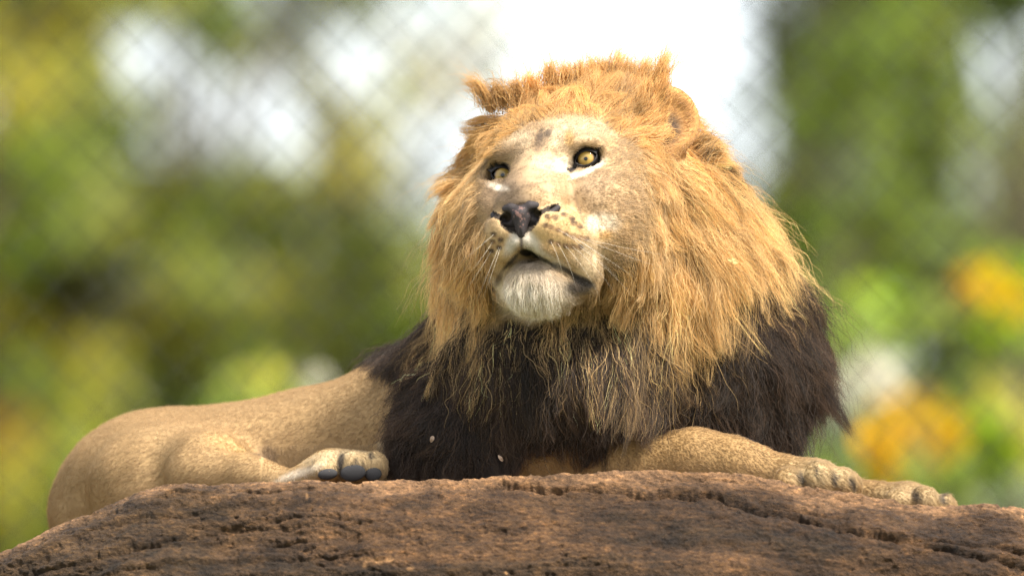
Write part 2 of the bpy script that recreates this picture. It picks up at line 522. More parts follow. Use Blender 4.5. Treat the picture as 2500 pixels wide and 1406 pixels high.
def build_lion_body():
    hc = H(0, 0, -.06)
    u = grid_axis([(-.72, hc[0] - .19, .006), (hc[0] - .19, hc[0] + .20, .0022), (hc[0] + .20, .68, .0055)])
    v = grid_axis([(-.48, -.21, .005), (-.21, hc[1] - .17, .006), (hc[1] - .17, hc[1] + .24, .0022), (hc[1] + .24, .42, .008)])
    d = grid_axis([(-.26, .10, .0024), (.10, .95, .010)])
    G = Grid([u, v, d])
    # ---- trunk, seen from its right side, hips far left
    G.ell(P(390, 1225, .60), (.155, .130, .17), k=.05)                   # rump
    G.ell(P(270, 1285, .60), (.078, .085, .12), k=.05)
    G.ell(P(560, 1165, .52), (.20, .098, .16), k=.06)
    G.ell(P(760, 1150, .50), (.20, .103, .16), k=.06)
    G.ell(P(980, 1110, .45), (.20, .112, .17), k=.06)
    G.ell(P(1200, 1050, .40), (.20, .15, .18), k=.08)                    # shoulder
    G.ell(P(1400, 960, .36), (.20, .20, .18), k=.08)
    # ---- neck and the woolly mass under the mane
    G.chain([P(1400, 950, .34), P(1480, 700, .24), P(1450, 480, .14)], [.19, .17, .13], k=.06)
    G.ell(P(1445, 455, .15), (.150, .125, .12), k=.05)
    G.ell(P(1575, 650, .22), (.155, .165, .17), k=.06)
    G.ell(P(1290, 640, .17), (.105, .165, .13), k=.06)
    G.ell(P(1370, 890, .11), (.155, .115, .12), k=.06)
    G.ell(P(1735, 900, .25), (.130, .155, .16), k=.06)
    G.ell(P(1280, 1080, .10), (.17, .085, .08), k=.05)
    G.ell(P(1100, 1040, .20), (.065, .085, .09), k=.05)
    # ---- right hind leg: thigh, knee, shank, foot
    G.ell(P(425, 1198, .42), (.124, .097, .13), k=.03)
    G.ell(P(520, 1143, .31), (.064, .049, .070), HM0(-.35), k=.035)        # knee
    G.chain([P(480, 1172, .27), P(605, 1170, .21), P(720, 1190, .14)], [.044, .034, .022], k=.012)
    G.chain([P(700, 1192, .13), P(800, 1150, .09)], [.022, .030], k=.02)
    G.ell(P(862, 1142, .09), (.050, .0245, .05), k=.02)
    for i, (x, y, dd) in enumerate(((800, 1150, .055), (862, 1139, .050), (913, 1139, .055))):
        G.ell(P(x, y, dd), ((.022, .017, .023), (.023, .0225, .024), (.0205, .0225, .022))[i], k=.007)
    # ---- right foreleg along the rock
    G.chain([P(1270, 1165, .14), P(1480, 1150, .09), P(1700, 1128, .05)], [.057, .053, .043], k=.03)
    G.chain([P(1700, 1128, .05), P(1800, 1142, .03), P(1900, 1160, .01)], [.043, .039, .030], k=.025)
    G.ell(P(1975, 1172, .0), (.048, .031, .045), k=.02)
    for x, y, dd, r in ((1925, 1182, -.045, .021), (1996, 1172, -.042, .023), (2053, 1180, -.026, .020), (2070, 1186, .01, .018)):
        G.ell(P(x, y, dd), (r * 1.06, r * 1.17, r * 1.3), k=.006)
    # ---- left forepaw farther along
    G.chain([P(1650, 1170, .36), P(1900, 1190, .30), P(2140, 1218, .22)], [.05, .04, .026], k=.03)
    G.ell(P(2210, 1224, .20), (.040, .028, .045), k=.02)
    for x, y, dd, r in ((2190, 1228, .15, .019), (2255, 1226, .15, .021), (2305, 1236, .165, .017)):
        G.ell(P(x, y, dd), (r * 1.08, r * 1.15, r * 1.3), k=.006)
    # ---- ears: cupped shells
    for s in (1, -1):
        c0 = EAR[s]
        M = HM(.15, .55 * s, -.55 * s)
        G.ell(c0, (.049, .021, .053), M, k=.02)
        G.ell(c0 + HR @ np.array([.012 * s, .016, .004]), (.037, .020, .040), M, op='s', k=.01)
    sculpt_head(G)
    V, F = G.mesh(2)
    n = vert_normals(V, F)
    back = sstep(.12, .25, V[:, 2])[:, None]
    V = V + n * back * (.0045 * fbm(V * np.array([7, 9, 6]), 3, 12))[:, None]
    return V, F
V, F = build_lion_body()
NB = vert_normals(V, F)

def sub_grid(c, half, h):
    return Grid([np.arange(c[i] - half[i], c[i] + half[i], h) for i in range(3)])

def build_nose():
    c = H(0, .145, -.095)
    G = sub_grid(c, (.062, .045, .045), .0009)
    def cp(a, b, ra, rb, k=.006, op='u'):
        for s_ in (1, -1):
            G.cap(H(a[0] * s_, a[1], a[2]), H(b[0] * s_, b[1], b[2]), ra, rb, op, k)
    cp((0, .1505, -.090), (.014, .1485, -.0815), .0085, .0070, .008)            # top pad
    cp((0, .1530, -.093), (0, .1535, -.121), .0088, .0034)              # wedge down to the lip
    cp((.0070, .1490, -.093), (.002, .1520, -.115), .0066, .0040)
    cp((.014, .1480, -.0815), (.0225, .1455, -.081), .0062, .0050, .008)          # nostril rims
    cp((.0225, .1455, -.081), (.0285, .1405, -.0875), .0048, .0042)
    cp((.0285, .1405, -.0875), (.027, .1395, -.096), .0042, .0042)
    cp((.018, .1380, -.100), (.036, .1370, -.0955), .0080, .0068)          # fold behind the nostril
    cp((.036, .1370, -.0955), (.0475, .1290, -.0845), .0068, .0045)
    cp((.0150, .1620, -.0935), (.0245, .1470, -.0925), .0042, .0060, .003, 's')
    cp((.0215, .1500, -.0955), (.036, .1430, -.0935), .0042, .0030, .004, 's')
    G.ell(H(0, .131, -.097), (.034, .014, .019), HR, 'u', .004)
    cp((.0150, .1620, -.0935), (.0245, .1430, -.0925), .0046, .0062, .003, 's')
    cp((.0215, .1500, -.0955), (.036, .1430, -.0935), .0042, .0030, .004, 's')
    G.cap(H(0, .1650, -.106), H(0, .1570, -.124), .0012, .0016, 's', .003)
    return G.mesh(1)

def seg2(a, b, a0, b0, a1, b1, r0, r1):
    t = np.clip(((a - a0) * (a1 - a0) + (b - b0) * (b1 - b0)) / ((a1 - a0) ** 2 + (b1 - b0) ** 2), 0, 1)
    return np.hypot(a - a0 - t * (a1 - a0), b - b0 - t * (b1 - b0)) - (r0 + (r1 - r0) * t)

def lid_outline(a, b):
    """Edge of the black skin round an eye: taller above, drawn out to both corners (2-D, inside negative)."""
    core = (np.hypot(a / .0168, b / np.where(b > 0, .0152, .0122)) - 1) * .013
    return np.minimum(np.minimum(core, seg2(a, b, -.011, -.0035, -.0275, -.0135, .0072, .0050)), seg2(a, b, .011, .0050, .0245, .0065, .0050, .0010))

def build_lid(s):
    c = eye_c(s)
    G = sub_grid(c, (.036, .036, .036), .0009)
    G.ell(c, (EYE_R + .0028,) * 3, None, 'u', .002)
    out = HR @ np.array([.22 if s > 0 else .10, .95, .1]); out /= np.linalg.norm(out)
    out = out * .5 + GAZE * .5; out /= np.linalg.norm(out)
    ax = HR @ np.array([.90 * s, -.30, .30 if s > 0 else .16]); ax -= out * (ax @ out); ax /= np.linalg.norm(ax)
    up = np.cross(out, ax); up = up if up[1] > 0 else -up
    # opening: where two discs overlap, so it has corners
    A = Grid(G.ax)
    X, Y, Z = A.pts((slice(None),) * 3)
    rel = [X - c[0], Y - c[1], Z - c[2]]
    a_ = sum(r * np.float32(x) for r, x in zip(rel, ax))
    b_ = sum(r * np.float32(x) for r, x in zip(rel, up))
    o_ = sum(r * np.float32(x) for r, x in zip(rel, out))
    top = np.hypot(a_, b_ + .0088) - .0179
    bot = np.hypot(a_, b_ - .0082) - .0176
    op = np.maximum(np.maximum(top, bot), -o_)
    # corner near the nose drawn out to a dark trough
    q0, q1 = c - ax * .014 + out * .0125 - up * .003, c - ax * .0235 + out * .012 - up * .0075
    G.cap(q0, q1, .0068, .0048, 'u', .006)
    G.cap(c + ax * .016 + out * .010 + up * .002, c + ax * .0225 + out * .005 + up * .005, .0035, .0015, 'u', .005)
    G.D = np.maximum(G.D, -op)
    inner = np.sqrt(rel[0] ** 2 + rel[1] ** 2 + rel[2] ** 2) - (EYE_R - .001)
    G.D = np.maximum(G.D, -inner)
    G.D = np.maximum(G.D, lid_outline(a_, b_))
    return G.mesh(1), (c, out, ax, up)

# ------------------------------------------------------------------ coat colours (albedo, linear), some highlights and crease shade painted in
def polyline_y(x, pts):
    a = np.array(pts, float)
    return np.interp(x, a[:, 0], a[:, 1])

def in_poly(x, y, poly):
    r = np.zeros(x.shape, bool)
    n = len(poly)
    for i in range(n):
        (x0, y0), (x1, y1) = poly[i], poly[(i + 1) % n]
        r ^= ((y0 > y) != (y1 > y)) & (x < (x1 - x0) * (y - y0) / (y1 - y0 + 1e-9) + x0)
    return r

def poly_dist(x, y, poly):
    """Signed distance in pixels to a polygon, inside positive."""
    d = np.full(x.shape, 1e9)
    for i in range(len(poly)):
        ax, ay = poly[i]; bx, by = poly[(i + 1) % len(poly)]
        vx, vy = bx - ax, by - ay
        t = np.clip(((x - ax) * vx + (y - ay) * vy) / (vx * vx + vy * vy), 0, 1)
        d = np.minimum(d, np.hypot(x - ax - t * vx, y - ay - t * vy))
    return np.where(in_poly(x, y, poly), d, -d)

FACE = [(1184, 640), (1178, 560), (1170, 490), (1180, 410), (1226, 345), (1290, 292), (1380, 268), (1465, 288), (1520, 335),
        (1585, 400), (1614, 480), (1606, 560), (1570, 635), (1505, 690), (1455, 730), (1400, 770), (1300, 800), (1225, 770), (1195, 710)]
TAWNY = np.array([.305, .195, .088])

def paint(p, n):
    x, y = px_of(p)
    c = np.broadcast_to(TAWNY, p.shape).copy()
    def lay(col, w):
        nonlocal c
        c = mix(c, np.array(col), np.clip(w, 0, 1)[..., None])
    def spot(cx, cy, rx, ry, col, st, rot=0, soft=.6, dmin=-9, dmax=9):
        a = math.radians(rot)
        dx, dy = x - cx, y - cy
        q = np.hypot((dx * math.cos(a) + dy * math.sin(a)) / rx, (-dx * math.sin(a) + dy * math.cos(a)) / ry)
        w = sstep(1 + soft, 1 - soft, q) * st
        if dmin > -9 or dmax < 9:
            w = w * ((p[..., 2] > dmin) & (p[..., 2] < dmax))
        lay(col, w)
    nz = fbm(p * 55, 3, 3) * .5
    # trunk and limbs
    lay((.215, .135, .062), np.clip(nz, 0, 1) * .3)
    lay((.35, .235, .115), np.clip(fbm(p * 14, 2, 15), 0, 1) * .4)
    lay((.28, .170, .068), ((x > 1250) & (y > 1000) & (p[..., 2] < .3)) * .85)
    spot(560, 1085, 55, 26, (.40, .26, .11), .7, 25)
    spot(300, 1330, 200, 70, (.30, .17, .075), .6)
    spot(650, 1118, 22, 34, (.10, .06, .035), .7, 10, dmin=.2)  # groin crease behind the knee, its shade put into the colour
    spot(740, 1150, 60, 9, (.70, .60, .46), .9, -20, dmax=.26)
    for cx, cy, rx, ry, r in ((842, 1104, 90, 10, -12), (2040, 1126, 50, 8, 20), (2300, 1192, 45, 8, 20)):
        spot(cx, cy, rx, ry, (.54, .45, .31), .7, r, dmax=.26)  # bright paw tops: highlights painted into the coat
    for cx, cy, rx, ry in ((850, 1120, 110, 36), (2010, 1150, 95, 40), (2235, 1205, 110, 32)):
        spot(cx, cy, rx, ry, (.36, .26, .135), .8, dmax=.26)
    for cx, cy, rx, ry, r in ((832, 1122, 8, 22, 15), (906, 1112, 7, 10, -20), (866, 1130, 5, 14, 20), (1955, 1168, 9, 20, -20), (2035, 1170, 8, 22, -10),
                              (2080, 1182, 8, 20, -20), (2235, 1212, 11, 16, -20), (2300, 1216, 9, 16, -15), (1992, 1150, 4, 22, -20)):
        spot(cx, cy, rx, ry, (.03, .025, .022), .9, r, .5, dmin=-.08 if cx > 1000 else -.02, dmax=.26)
    spot(830, 1150, 6, 22, (.03, .025, .022), .9, 8, dmin=-.02, dmax=.12)
    spot(887, 1150, 5, 22, (.03, .025, .022), .9, -8, dmin=-.02, dmax=.12)
    # face
    hl = toH(p)
    f = poly_dist(x, y, FACE)
    front = sstep(.12, .05, p[..., 2])
    fw = sstep(-25, 25, f) * front
    lay((.335, .218, .105), fw)
    spot(1560, 520, 70, 130, (.40, .25, .105), .6, dmax=.15)
    lay((.42, .27, .13), fw * np.clip(nz, 0, 1) * .25)
    cream, white, brown = (.50, .39, .245), (.76, .68, .54), (.27, .18, .105)
    spot(1420, 310, 90, 34, cream, .55, dmax=.15)
    spot(1270, 345, 34, 18, cream, .8, -30)
    spot(1365, 335, 28, 20, cream, .8)
    spot(1340, 400, 50, 22, cream, .35)
    spot(1372, 402, 20, 16, white, .6)
    spot(1390, 342, 11, 16, (.50, .31, .12), .75)
    spot(1300, 300, 40, 14, (.45, .29, .15), .5, -20)
    spot(1250, 366, 36, 9, (.27, .17, .085), .7, -28)
    spot(1392, 364, 34, 7, (.25, .155, .075), .75, -12)
    spot(1360, 372, 28, 8, (.27, .17, .085), .7, -40)
    spot(1268, 388, 26, 7, (.27, .17, .085), .65, -55)
    spot(1375, 393, 9, 3, (.06, .04, .035), .8, 15)
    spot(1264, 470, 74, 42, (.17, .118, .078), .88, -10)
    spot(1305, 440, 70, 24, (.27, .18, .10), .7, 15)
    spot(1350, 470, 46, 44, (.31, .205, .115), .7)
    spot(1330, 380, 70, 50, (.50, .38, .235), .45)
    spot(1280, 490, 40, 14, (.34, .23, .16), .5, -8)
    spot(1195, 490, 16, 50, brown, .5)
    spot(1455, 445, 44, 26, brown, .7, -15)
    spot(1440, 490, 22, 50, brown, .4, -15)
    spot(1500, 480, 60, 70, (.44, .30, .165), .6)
    for cx, cy, rx, ry, r in ((1395, 480, 6, 45, -8), (1415, 520, 5, 50, -15)):  # cheek folds as pale and dark lines: their light and shade painted
        spot(cx, cy, rx, ry, cream, .3, r)
    spot(1405, 490, 3, 40, (.35, .22, .12), .6, -12)
    spot(1350, 555, 80, 50, (.52, .35, .16), .8)
    spot(1330, 480, 50, 40, (.47, .32, .17), .6)
    spot(1210, 600, 26, 60, (.60, .42, .22), .5)
    spot(1470, 545, 34, 24, white, .6)  # highlight on the cheek, painted in
    spot(1475, 572, 16, 12, (.62, .37, .12), .6)
    spot(1440, 640, 40, 50, cream, .6)
    rows = (((1332, 551), (1346, 555), (1362, 561), (1381, 571), (1398, 576), (1414, 580), (1430, 583)),
            ((1345, 590), (1362, 595), (1380, 600), (1398, 602), (1416, 603)), ((1336, 529), (1355, 532), (1376, 524), (1396, 534)),
            ((1400, 545), (1416, 553)), ((1203, 590), (1200, 612), (1206, 572), (1222, 584), (1218, 604)))
    for r_ in rows:
        for q in r_:
            spot(q[0], q[1], 8, 6, (.05, .03, .02), .95, 15, .4)
        for q0, q1 in zip(r_[:-1], r_[1:]):
            spot((q0[0] + q1[0]) / 2, (q0[1] + q1[1]) / 2, 12, 4, (.36, .21, .10), .55, 12)
    grey = (.52, .47, .39)
    spot(1252, 590, 14, 34, grey, .8, 25)
    spot(1295, 590, 18, 32, grey, .8, -35)
    spot(1330, 628, 60, 12, grey, .6, 28)
    spot(1298, 722, 92, 60, (.74, .65, .51), .95, 5, .5)
    spot(1295, 650, 50, 16, (.24, .19, .145), .8, 5)
    spot(1216, 458, 24, 8, white, .7, 12, .5)
    spot(1434, 419, 40, 6, white, .85, -24, .5)
    spot(1410, 428, 18, 8, white, .45)
    spot(1455, 406, 26, 5, white, .5, -35)
    dark = (.018, .014, .013)
    spot(1422, 686, 30, 11, dark, .95, 24, .35)
    spot(1408, 701, 34, 19, dark, .92, 8)
    spot(1390, 664, 40, 6, dark, .9, 32, .5)
    spot(1283, 617, 16, 9, dark, .97, 10, .3)
    spot(1328, 634, 42, 4.5, dark, .85, 30, .5)
    spot(1247, 638, 32, 4.5, dark, .9, -47, .5)
    spot(1217, 682, 7, 18, (.08, .055, .05), .7, 20)
    spot(1273, 588, 3.5, 24, (.05, .04, .035), .95)
    bed = (np.hypot(hl[..., 0] / .030, (hl[..., 2] + .098) / .022) < 1) | ((np.abs(np.abs(hl[..., 0]) - .036) < .013) & (np.abs(hl[..., 2] + .096 - (np.abs(hl[..., 0]) - .024) * .55) < .0048))
    lay(dark, (bed & (hl[..., 1] > .118)) * .95)
    spot(1322, 345, 24, 30, (.24, .155, .085), .7, 10)
    spot(1318, 336, 8, 17, (.040, .026, .020), .75, 22, .6)
    spot(1338, 327, 8, 13, (.040, .026, .020), .75, 30, .6)
    spot(1314, 362, 9, 16, (.15, .095, .055), .6, 20)
    spot(1388, 338, 11, 17, (.36, .21, .07), .9)
    spot(1438, 472, 34, 48, (.22, .145, .08), .45, -12)
    spot(1412, 505, 4, 48, (.16, .10, .055), .6, -14)  # dark line of a cheek fold, crease shade put into the colour
    spot(1300, 452, 44, 3, (.16, .10, .06), .55, -12)  # bridge wrinkles in thin strokes: crease shade drawn into the colour
    spot(1330, 468, 36, 3, (.16, .10, .06), .5, 18)
    spot(1228, 470, 5, 34, (.18, .12, .07), .5, 14)
    spot(1285, 400, 8, 40, (.26, .17, .09), .5, 25)
    for s_ in (-1, 1):                     # black skin round the eyes
        q, o, ax, up = LID[s_]
        r = p - q
        a_, b_ = r @ ax, r @ up
        near = np.linalg.norm(r, axis=-1) < .055
        w = sstep(.0012, -.0008, lid_outline(a_, b_))
        lay(dark, w * near)
    for s_ in (-1, 1):                     # ears
        r = (p - EAR[s_]) @ HM(.15, .55 * s_, -.55 * s_)
        w = sstep(1.25, 1.0, np.sqrt(np.sum((r / np.array([.056, .045, .060])) ** 2, -1)))
        lay((.42, .22, .075), w)
        inner = sstep(1.1, .5, np.hypot((r[..., 0] - .006 * s_) / .027, (r[..., 2] + .012) / .034)) * (n @ HR[:, 1] > .1)
        lay((.085, .055, .036), inner * w * .95)
    return c

GOLD, PALE, ORANGE = np.array([.62, .410, .182]), np.array([.64, .45, .235]), np.array([.53, .305, .105])
BROWN, DARK = np.array([.16, .090, .050]), np.array([.016, .010, .008])
EDGE = [(850, 800), (1000, 775), (1100, 780), (1200, 795), (1290, 790), (1400, 772), (1500, 760), (1580, 785), (1670, 775), (1725, 690), (1800, 612),
        (1870, 600), (1950, 580), (2100, 540)]
def mane_dark(p):
    """0 golden .. 1 black-brown, by where on the lion the hair is rooted."""
    x, y = px_of(p)
    w = fbm(p * 14, 3, 11) * 26 + fbm(p * 45, 2, 5) * 14
    k = sstep(-22, 26, y + w - polyline_y(x, EDGE))
    for cx, cy, rx, ry in ((1728, 385, 34, 28), (1650, 195, 20, 26), (1385, 190, 30, 16)):
        k = np.maximum(k, .9 * sstep(1.2, .6, np.hypot((x - cx) / rx, (y - cy) / ry)))
    return np.maximum(k, sstep(.26, .34, p[..., 2] + w * .0004) * sstep(520, 700, y))

def mane_colour(p):
    x, y = px_of(p)
    k = mane_dark(p)[..., None]
    c = mix(GOLD, ORANGE, np.clip(sstep(470, 250, y) * .8 + sstep(1560, 1640, x) * sstep(420, 260, y) * .4, 0, 1)[..., None])
    c = mix(c, PALE, (sstep(1200, 1120, x) * .45 * sstep(380, 480, y))[..., None])
    c = mix(c, np.array([.52, .32, .13]), (sstep(700, 820, y) * .5)[..., None])
    f = poly_dist(x, y, FACE)
    c = mix(c, np.array([.48, .33, .175]), (sstep(-60, 40, f) * .8 * (p[..., 2] < .13) * sstep(300, 420, y))[..., None])
    c = mix(c, np.array([.30, .19, .10]), (sstep(.2, .9, fbm(p * 20, 2, 77)) * .5)[..., None])
    return mix(c, DARK, k)

def mane_mask(p, n):
    x, y = px_of(p)
    f = poly_dist(x, y, FACE)
    e_ = 10 + 42 * sstep(1380, 1520, x) * sstep(330, 420, y) + 25 * sstep(310, 280, y)
    m = np.where(p[..., 2] < .13, np.clip((e_ - f + fbm(p * 30, 2, 2) * 12) / (e_ + 10), 0, 1) ** 1.3, 1.0)
    back = polyline_y(y, [(300, 700), (880, 960), (930, 1030), (1060, 985), (1200, 1000)])
    m = m * (x > back)
    m = m * (p[..., 2] < .62)
    leg = (y > polyline_y(x, [(1000, 1250), (1230, 1250), (1250, 1075), (1500, 1050), (1600, 1035), (1740, 1042), (1860, 1085), (2000, 1100)])) & (p[..., 2] < .19)
    leg |= (x > 1900) & (y > 1120)
    m = m * ~leg * (y < 1200)
    for s_ in (-1, 1):
        r = (p - EAR[s_]) @ HM(.15, .55 * s_, -.55 * s_)
        m = m * ((np.sqrt(np.sum((r / np.array([.056, .04, .060])) ** 2, -1)) > 1.06) | (x < 1612 + 14 * vnoise(p * 60, 4)))
    return m

# ------------------------------------------------------------------ materials
def coat_material():
    t = NT('coat_skin')
    b = t.n('ShaderNodeBsdfPrincipled', i_Roughness=.75)
    a = t.n('ShaderNodeAttribute', attribute_name='col')
    b.inputs['Specular IOR Level'].default_value = .15
    t.l(a.outputs['Color'], b.inputs['Base Color'])
    t.l(b.outputs[0], t.out.inputs[0])
    return t.m

def hair_material(name, spec=.035, trans=.35, rough=.35):
    t = NT(name)
    a = t.n('ShaderNodeAttribute', attribute_name='col')
    d = t.n('ShaderNodeBsdfDiffuse')
    tr = t.n('ShaderNodeBsdfTranslucent')
    t.l(a.outputs['Color'], d.inputs[0]); t.l(a.outputs['Color'], tr.inputs[0])
    m1 = t.n('ShaderNodeMixShader'); m1.inputs[0].default_value = trans
    t.l(d.outputs[0], m1.inputs[1]); t.l(tr.outputs[0], m1.inputs[2])
    h = t.n('ShaderNodeBsdfHair', component='Reflection')
    h.inputs['RoughnessU'].default_value = rough; h.inputs['RoughnessV'].default_value = .9
    h.inputs['Color'].default_value = (1, .93, .82, 1)
    m2 = t.n('ShaderNodeMixShader'); m2.inputs[0].default_value = spec
    t.l(m1.outputs[0], m2.inputs[1]); t.l(h.outputs[0], m2.inputs[2])
    t.l(m2.outputs[0], t.out.inputs[0])
    return t.m

def plain(name, col, rough=.5, spec=.5, coat=0):
    t = NT(name)
    b = t.n('ShaderNodeBsdfPrincipled', i_Roughness=rough)
    b.inputs['Base Color'].default_value = (*col, 1)
    b.inputs['Specular IOR Level'].default_value = spec
    b.inputs['Coat Weight'].default_value = coat
    t.l(b.outputs[0], t.out.inputs[0])
    return t.m

# ------------------------------------------------------------------ hair
def make_curves(name, pts, rad, col, mat, parent):
    """pts (n,k,3) in the work frame; rad (n,k); col (n,k,3)."""
    n, k = pts.shape[:2]
    hc = bpy.data.hair_curves.new(name)
    hc.add_curves([k] * n)
    w_ = (to_world(pts.reshape(-1, 3)) - BASE[parent.name]).astype(np.float32)
    hc.attributes['position'].data.foreach_set('vector', w_.ravel())
    ra = hc.attributes.get('radius') or hc.attributes.new('radius', 'FLOAT', 'POINT')
    ra.data.foreach_set('value', np.ascontiguousarray(rad, dtype=np.float32).ravel())
    ca = hc.attributes.new('col', 'FLOAT_COLOR', 'POINT')
    c4 = np.ones((n * k, 4), np.float32)
    c4[:, :3] = np.clip(col.reshape(-1, 3), .004, .92)
    ca.data.foreach_set('color', c4.ravel())
    hc.materials.append(mat)
    return place(bpy.data.objects.new(name, hc), parent)

class Skin:
    """Random points on the body mesh."""
    def __init__(self, V, F, N):
        self.V, self.F, self.N = V, F, N
        self.T = np.concatenate([F[:, [0, 1, 2]], F[:, [0, 2, 3]]])
        a, b, c = (V[self.T[:, i]] for i in range(3))
        self.area = .5 * np.linalg.norm(np.cross(b - a, c - a), axis=1)
        self.cen = (a + b + c) / 3
        self.tn = unit(N[self.T].mean(1))
    def sample(self, n, weight):
        pr = self.area * weight
        pr = pr / pr.sum()
        cdf = np.cumsum(pr)
        t = np.minimum(np.searchsorted(cdf, rng.random(n)), len(pr) - 1)
        r1, r2 = np.sqrt(rng.random((n, 1))), rng.random((n, 1))
        b = np.concatenate([1 - r1, r1 * (1 - r2), r1 * r2], 1)
        v = self.T[t]
        p = (self.V[v] * b[..., None]).sum(1)
        nn = unit((self.N[v] * b[..., None]).sum(1))
        return p, nn, v, b

# direction in which the mane lies, read off along the animal: (px, py, dx, dy, length in px, lift)
FLOW = [
    (1330, 235, -.15, -1, 46, .6), (1400, 225, 0, -1, 50, .7), (1470, 225, .08, -1, 72, .9), (1540, 215, .22, -1, 90, .9), (1600, 200, .30, -1, 115, .8),
    (1300, 270, -.3, -1, 48, .4), (1400, 262, .02, -1, 70, .5), (1500, 300, .55, -.85, 85, .5), (1560, 300, .62, -.75, 62, .45), (1605, 300, .55, -.8, 60, .4), (1590, 350, .8, .2, 60, .35),
    (1250, 265, -.5, -.85, 48, .45), (1190, 245, -.55, -.85, 55, .5), (1160, 270, -.6, -.8, 60, .5), (1225, 320, -.95, -.25, 85, .4), (1170, 340, -.9, .4, 40, .3),
    (1190, 400, -.85, .5, 80, .35), (1150, 440, -.85, .55, 115, .5), (1175, 500, -.7, .75, 110, .5), (1120, 520, -.75, .65, 115, .5),
    (1175, 580, -.5, .9, 130, .45), (1110, 620, -.55, .8, 130, .45), (1180, 680, -.2, 1, 130, .4), (1080, 720, -.4, .92, 140, .4), (1130, 780, -.15, 1, 140, .35),
    (1200, 790, -.05, 1, 150, .35), (1290, 815, .0, 1, 140, .3), (1400, 800, .02, 1, 150, .35), (1460, 740, .2, 1, 140, .3),
    (1600, 400, .75, .6, 150, .35), (1660, 420, .9, .45, 140, .4), (1720, 390, 1, .12, 90, .5), (1610, 490, .55, .85, 160, .35), (1700, 500, .75, .66, 160, .45),
    (1760, 520, .85, .5, 160, .5), (1580, 580, .30, .95, 170, .35), (1680, 620, .38, .92, 180, .4), (1800, 620, .8, .6, 190, .5), (1880, 640, .92, .38, 180, .5),
    (1540, 680, .05, 1, 170, .35), (1620, 740, .12, 1, 190, .35), (1720, 740, .28, .96, 200, .35), (1830, 740, .6, .8, 200, .4), (1920, 760, .6, .8, 180, .45),
    (1500, 850, .02, 1, 190, .3), (1620, 880, .12, 1, 200, .3), (1750, 880, .14, 1, 200, .3), (1870, 880, .28, .96, 190, .35), (1940, 950, .12, 1, 150, .35),
    (1000, 930, -.45, .85, 90, .45), (1050, 900, -.5, .8, 100, .4), (1020, 1000, -.6, .8, 120, .4), (1100, 960, -.2, 1, 130, .3), (1200, 950, -.08, 1, 140, .3),
    (1320, 950, 0, 1, 125, .3), (1450, 960, .08, 1, 110, .3), (1580, 980, .22, 1, 90, .3), (1700, 1000, .12, 1, 130, .3), (1850, 1000, .18, 1, 130, .35),
    (1930, 1050, .12, 1, 100, .35), (1050, 1080, -.3, .95, 110, .35), (1180, 1080, -.05, 1, 110, .3), (1350, 1050, .0, 1, 55, .3), (1520, 1030, .15, 1, 50, .3),
]
FL = np.array(FLOW, float)
FL[:, 2:4] = unit(FL[:, 2:4])
def flow(p):
    x, y = px_of(p)
    q = np.stack([x, y], -1)
    out = np.zeros(p.shape[:-1] + (4,))
    for i in range(0, len(q), 20000):
        d2 = ((q[i:i + 20000, None, :] - FL[None, :, :2]) ** 2).sum(-1)
        w_ = 1 / (d2 + 500) ** 1.6
        w_ /= w_.sum(1, keepdims=True)
        out[i:i + 20000] = w_ @ FL[:, 2:6]
    return out

def grow(p, n, length, lift, k=10, droop=.25, wob=0, seed=0, spread=.2):
    """Strand paths from roots: leave along lift*normal + flow, settle into the flow, droop a little."""
    f = flow(p)
    away = sstep(.15, .6, n[:, 2])                                # on the far side hair just hangs back and down
    t = unit(np.stack([f[:, 0], -f[:, 1], np.zeros(len(p))], 1))
    t = mix(t, unit(np.stack([t[:, 0] * .6, t[:, 1] * .6 - .35, np.full(len(p), .5)], 1)), away[:, None])
    tang = t - (t * n).sum(1, keepdims=True) * n * .9
    tang = unit(tang + t * .15)
    an = rng.normal(0, spread, (len(p), 1))
    tang = tang * np.cos(an) + np.cross(n, tang) * np.sin(an)
    d = unit(tang + n * lift[:, None])
    step = length / (k - 1)
    pts = [p]
    cur = p.copy()
    for i in range(1, k):
        s_ = i / (k - 1)
        dd = unit(mix(d, unit(tang + .15 * t + n * .04), min(1, s_ * 1.2)) + np.array([0, -droop * s_ * s_, 0]))
        if wob:
            q = cur * 38 + seed
            dd = unit(dd + wob * np.stack([vnoise(q, 1), vnoise(q, 2), vnoise(q, 3)], 1))
        cur = cur + dd * step[:, None]
        pts.append(cur)
    return np.stack(pts, 1)

def nearest(p, c):
    from mathutils.kdtree import KDTree
    kd = KDTree(len(c))
    for i, q in enumerate(c):
        kd.insert(q, i)
    kd.balance()
    return np.array([kd.find(q)[1] for q in p])

TUFTS = [(1345, 225, 1340, 162, 22), (1385, 225, 1380, 166, 22), (1420, 228, 1414, 158, 22), (1450, 225, 1446, 148, 22), (1482, 228, 1477, 150, 20), (1500, 225, 1512, 134, 24),
         (1528, 235, 1542, 150, 22), (1560, 235, 1583, 150, 24), (1600, 225, 1636, 128, 17), (1300, 240, 1290, 195, 22),
         (1198, 266, 1137, 196, 15), (1232, 258, 1196, 222, 24), (1270, 250, 1250, 215, 24), (1700, 400, 1775, 372, 20), (1690, 375, 1752, 345, 18)]
from mathutils.bvhtree import BVHTree
_tree = []
def surf(px, py):
    """Point of the body that lies behind a spot of the photograph."""
    if not _tree:
        _tree.append(BVHTree.FromPolygons([Vector(v) for v in V], [tuple(int(i) for i in f) for f in F]))
    eye = np.array([0, 0, -FOC])
    h = _tree[0].ray_cast(Vector(eye), Vector(unit(P(px, py, 0) - eye)))
    return np.array(h[0]) if h[0] is not None else P(px, py, .15)

